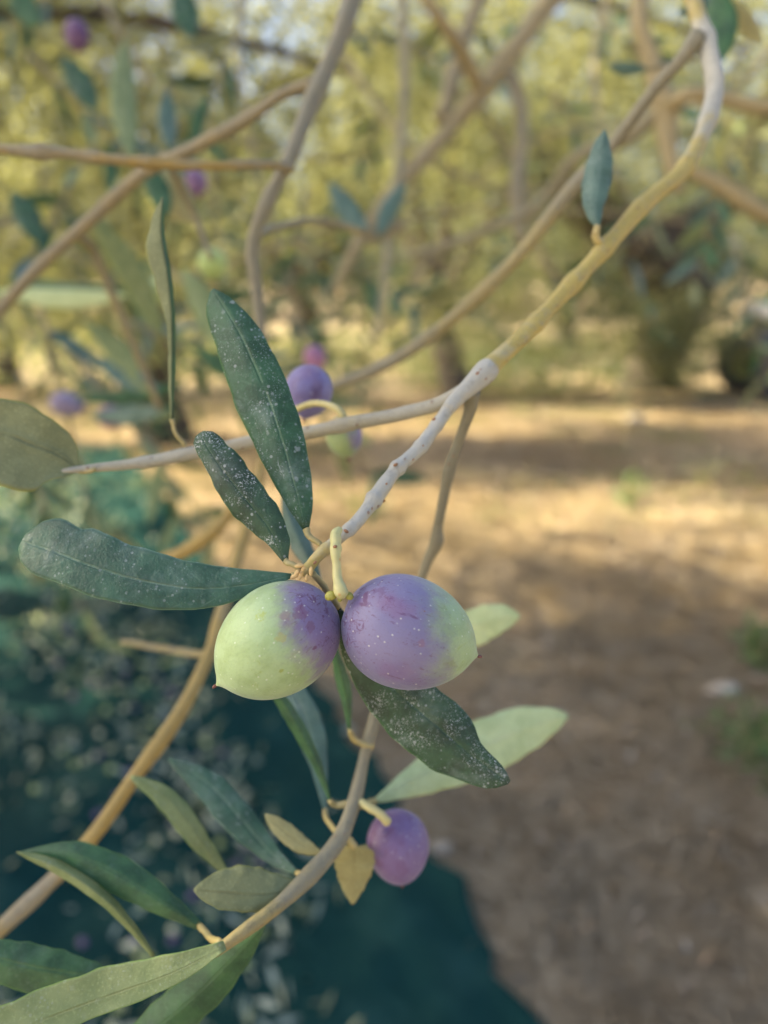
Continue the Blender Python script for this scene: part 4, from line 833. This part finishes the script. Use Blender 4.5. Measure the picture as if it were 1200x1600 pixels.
# limbs of the same tree at arm's length and beyond, lit by the sun
b6 = empty('olive_branch', P(790, 100, .8), 'thick tan sunlit branch slanting down through the upper middle', 'branch')
ptube('main_stem', [(960, -110, .8, 17), (880, -20, .8, 17), (830, 45, .8, 16), (790, 95, .8, 17), (750, 145, .8, 15), (700, 200, .8, 13), (640, 270, .78, 12), (600, 320, .77, 11), (560, 380, .76, 9), (520, 460, .76, 7)], BARKLIMB, b6, 50, tints=[.6, .6])
ptube('twig', [(790, 95, .8, 12), (808, 150, .8, 11), (815, 220, .79, 10), (808, 300, .78, 11), (812, 380, .77, 9)], BARKLIMB, b6, 24, tints=[.3, .3])
ptube('twig', [(630, -60, .72, 9), (680, 20, .73, 11), (715, 65, .75, 12), (738, 120, .78, 13), (750, 145, .8, 10)], BARKLIMB, b6, 24, tints=[.9, .9])
ptube('twig', [(770, -60, .85, 10), (735, 40, .84, 12), (710, 110, .83, 13), (690, 190, .81, 12)], BARKLIMB, b6, 24, tints=[.5, .5])
b7 = empty('olive_branch', P(1040, 160, .6), 'knotty tan branch behind the bend of the main stem', 'branch')
ptube('main_stem', [(1010, -60, .6, 12), (1000, 30, .6, 14), (1025, 110, .6, 15), (1035, 170, .6, 18), (1045, 240, .6, 14), (1060, 300, .6, 10)], BARKLIMB, b7, 30, tints=[.7, .7], knots=((.6, .25),))
ptube('twig', [(1035, 165, .6, 14), (1080, 150, .58, 13), (1140, 158, .58, 12), (1240, 172, .57, 12)], BARKLIMB, b7, 24, tints=[.8, .8])
ptube('twig', [(1035, 165, .6, 14), (985, 215, .62, 12), (900, 245, .66, 9), (840, 320, .7, 8), (740, 370, .72, 7), (640, 400, .74, 6)], BARKBROWN, b7, 30, tints=[.4, .4])
ptube('twig', [(1060, 260, .6, 9), (1120, 290, .6, 13), (1190, 330, .6, 13), (1260, 350, .6, 12)], BARKLIMB, b7, 20, tints=[.8, .8])
b8 = empty('olive_branch', P(600, 450, .6), 'thin grey twig hanging down in the blurred middle', 'branch')
ptube('main_stem', [(625, -40, .75, 7), (632, 60, .72, 8), (628, 200, .68, 8), (615, 330, .63, 7), (600, 450, .6, 6), (585, 540, .58, 5)], BARKBROWN, b8, 30)
b9 = empty('olive_branch', P(560, 250, 1.3), 'tangle of thin bare tan twigs in the upper middle distance', 'branch')
for k, tw in enumerate([[(300, 430, 1.3), (420, 390, 1.25), (560, 345, 1.2), (720, 330, 1.25), (860, 290, 1.3)], [(520, 60, 1.4), (600, 180, 1.35), (690, 260, 1.3), (820, 300, 1.3), (960, 270, 1.3)],
        [(380, -40, 1.2), (375, 120, 1.2), (400, 260, 1.2), (440, 400, 1.2), (470, 520, 1.2)], [(900, 480, 1.5), (840, 380, 1.45), (800, 240, 1.4), (700, 120, 1.35), (600, 20, 1.3)],
        [(600, 520, 1.3), (660, 420, 1.3), (760, 360, 1.3), (900, 330, 1.3), (1100, 350, 1.3)], [(150, -20, 1.4), (230, 120, 1.4), (350, 210, 1.3), (520, 250, 1.3), (640, 230, 1.3)],
        [(960, -40, 1.5), (930, 90, 1.5), (950, 240, 1.4), (1020, 380, 1.4)], [(1220, 60, 1.2), (1130, 150, 1.2), (1000, 190, 1.2), (860, 210, 1.2), (740, 280, 1.2)]]):
    ptube('twig', [(x, y, d, 5.2-.7*i) for i, (x, y, d) in enumerate(tw)], BARKLIMB, b9, 40, seg=8, rough=.05, tints=[.4, .6])
# leafy sprays filling the tree's near side
def spray(px, py, d, length, ang, nleaf, mats, label, group):
    s = P(px, py, d); root = empty('olive_spray', s, label, 'olive spray', group)
    dv = (rgt*math.cos(ang)-upv*math.sin(ang)+fwd*random.uniform(-.4, .4)).normalized()
    pts = [(*(s+dv*length*t+Vector((0, 0, -.10*length*t*t))), .0028*(1-.7*t)) for t in (0, .33, .66, 1)]
    link('stem', tube_mesh('stem', pts, 10, 6, .03), BARKBROWN, root)
    sp = spline(pts, nleaf//2+1)
    for i in range(1, len(sp)):
        tg = Vector(sp[i][:3])-Vector(sp[i-1][:3]); tg.normalize()
        pr = tg.cross(Vector((random.gauss(0, 1), random.gauss(0, 1), random.gauss(0, 1)))).normalized()
        for sg in (-1, 1): put_leaf(root, random.choice(mats), sp[i][:3], tg*.7+pr*sg*.8, random.uniform(0, 6.3), scale=random.uniform(.8, 1.15))
SP = [(40, 120, .7), (150, 260, .8), (90, 420, .75), (250, 90, .9), (330, 300, .8), (380, 60, .75), (460, 420, .9), (520, 80, 1.0), (600, 200, 1.1), (660, 330, 1.0), (720, 60, 1.2), (860, 180, 1.1),
      (930, 60, .9), (1000, 400, 1.2), (1150, 250, .9), (1180, 90, .8), (1140, 400, 1.1), (700, 450, 1.3), (40, 560, .9), (180, 620, .9), (320, 480, 1.1), (820, 420, 1.4), (420, 200, 1.3), (10, 680, .7), (100, 20, 1.0), (760, 250, 1.5), (560, 480, 1.2), (480, 330, 1.0), (220, 180, 1.2), (60, 300, 1.3), (900, 300, 1.6), (1080, 200, 1.4), (640, 120, 1.5), (350, 160, 1.5), (980, 480, 2.0), (740, 520, 2.2), (500, 220, 1.8), (140, 480, 1.4), (840, 60, 1.3), (1170, 330, 1.4), (60, 500, .6), (200, 540, .7), (340, 560, .8), (120, 600, .6), (420, 520, 1.0), (560, 420, 1.2), (250, 450, .6), (30, 620, .8), (460, 470, .9), (20, 380, .6)]
def spray_label(x, y, d):
    near = 'small' if d > 1.15 else 'large'
    marks = [((60, 240), 'left end of the horizontal brown twig'), ((300, 250), 'small violet olive'), ((120, 55), 'blackish olive at the top left'), ((460, 250), 'fork of the blurred grey stem'), ((560, 60), 'top of the blurred forked stem'),
             ((790, 100), 'thick tan slanting branch'), ((940, 280), 'small blue green upright leaf'), ((1110, 160), 'bend of the main stem'), ((850, 480), 'yellow length of the main stem'), ((60, 680), 'broad leaf at the left edge'),
             ((265, 480), 'narrow edge on leaf'), ((332, 414), 'round yellow green olive'), ((400, 520), 'long upright dark leaf'), ((650, 540), 'upper brown twig'), ((1180, 560), 'green tractor'), ((620, 300), 'pair of dark crossed leaves')]
    m = min(marks, key=lambda q: math.hypot(q[0][0]-x, q[0][1]-y))
    side = ('above' if y < m[0][1]-35 else 'below' if y > m[0][1]+35 else 'behind')
    return near+' blurred leafy olive spray '+side+' the '+m[1]
for i, (x, y, d) in enumerate(SP):
    spray(x, y-40, d, random.uniform(.14, .24), random.uniform(.4, 2.6), random.choice((10, 12, 14)), LS, spray_label(x, y, d), 'leafy sprays behind the main branch')
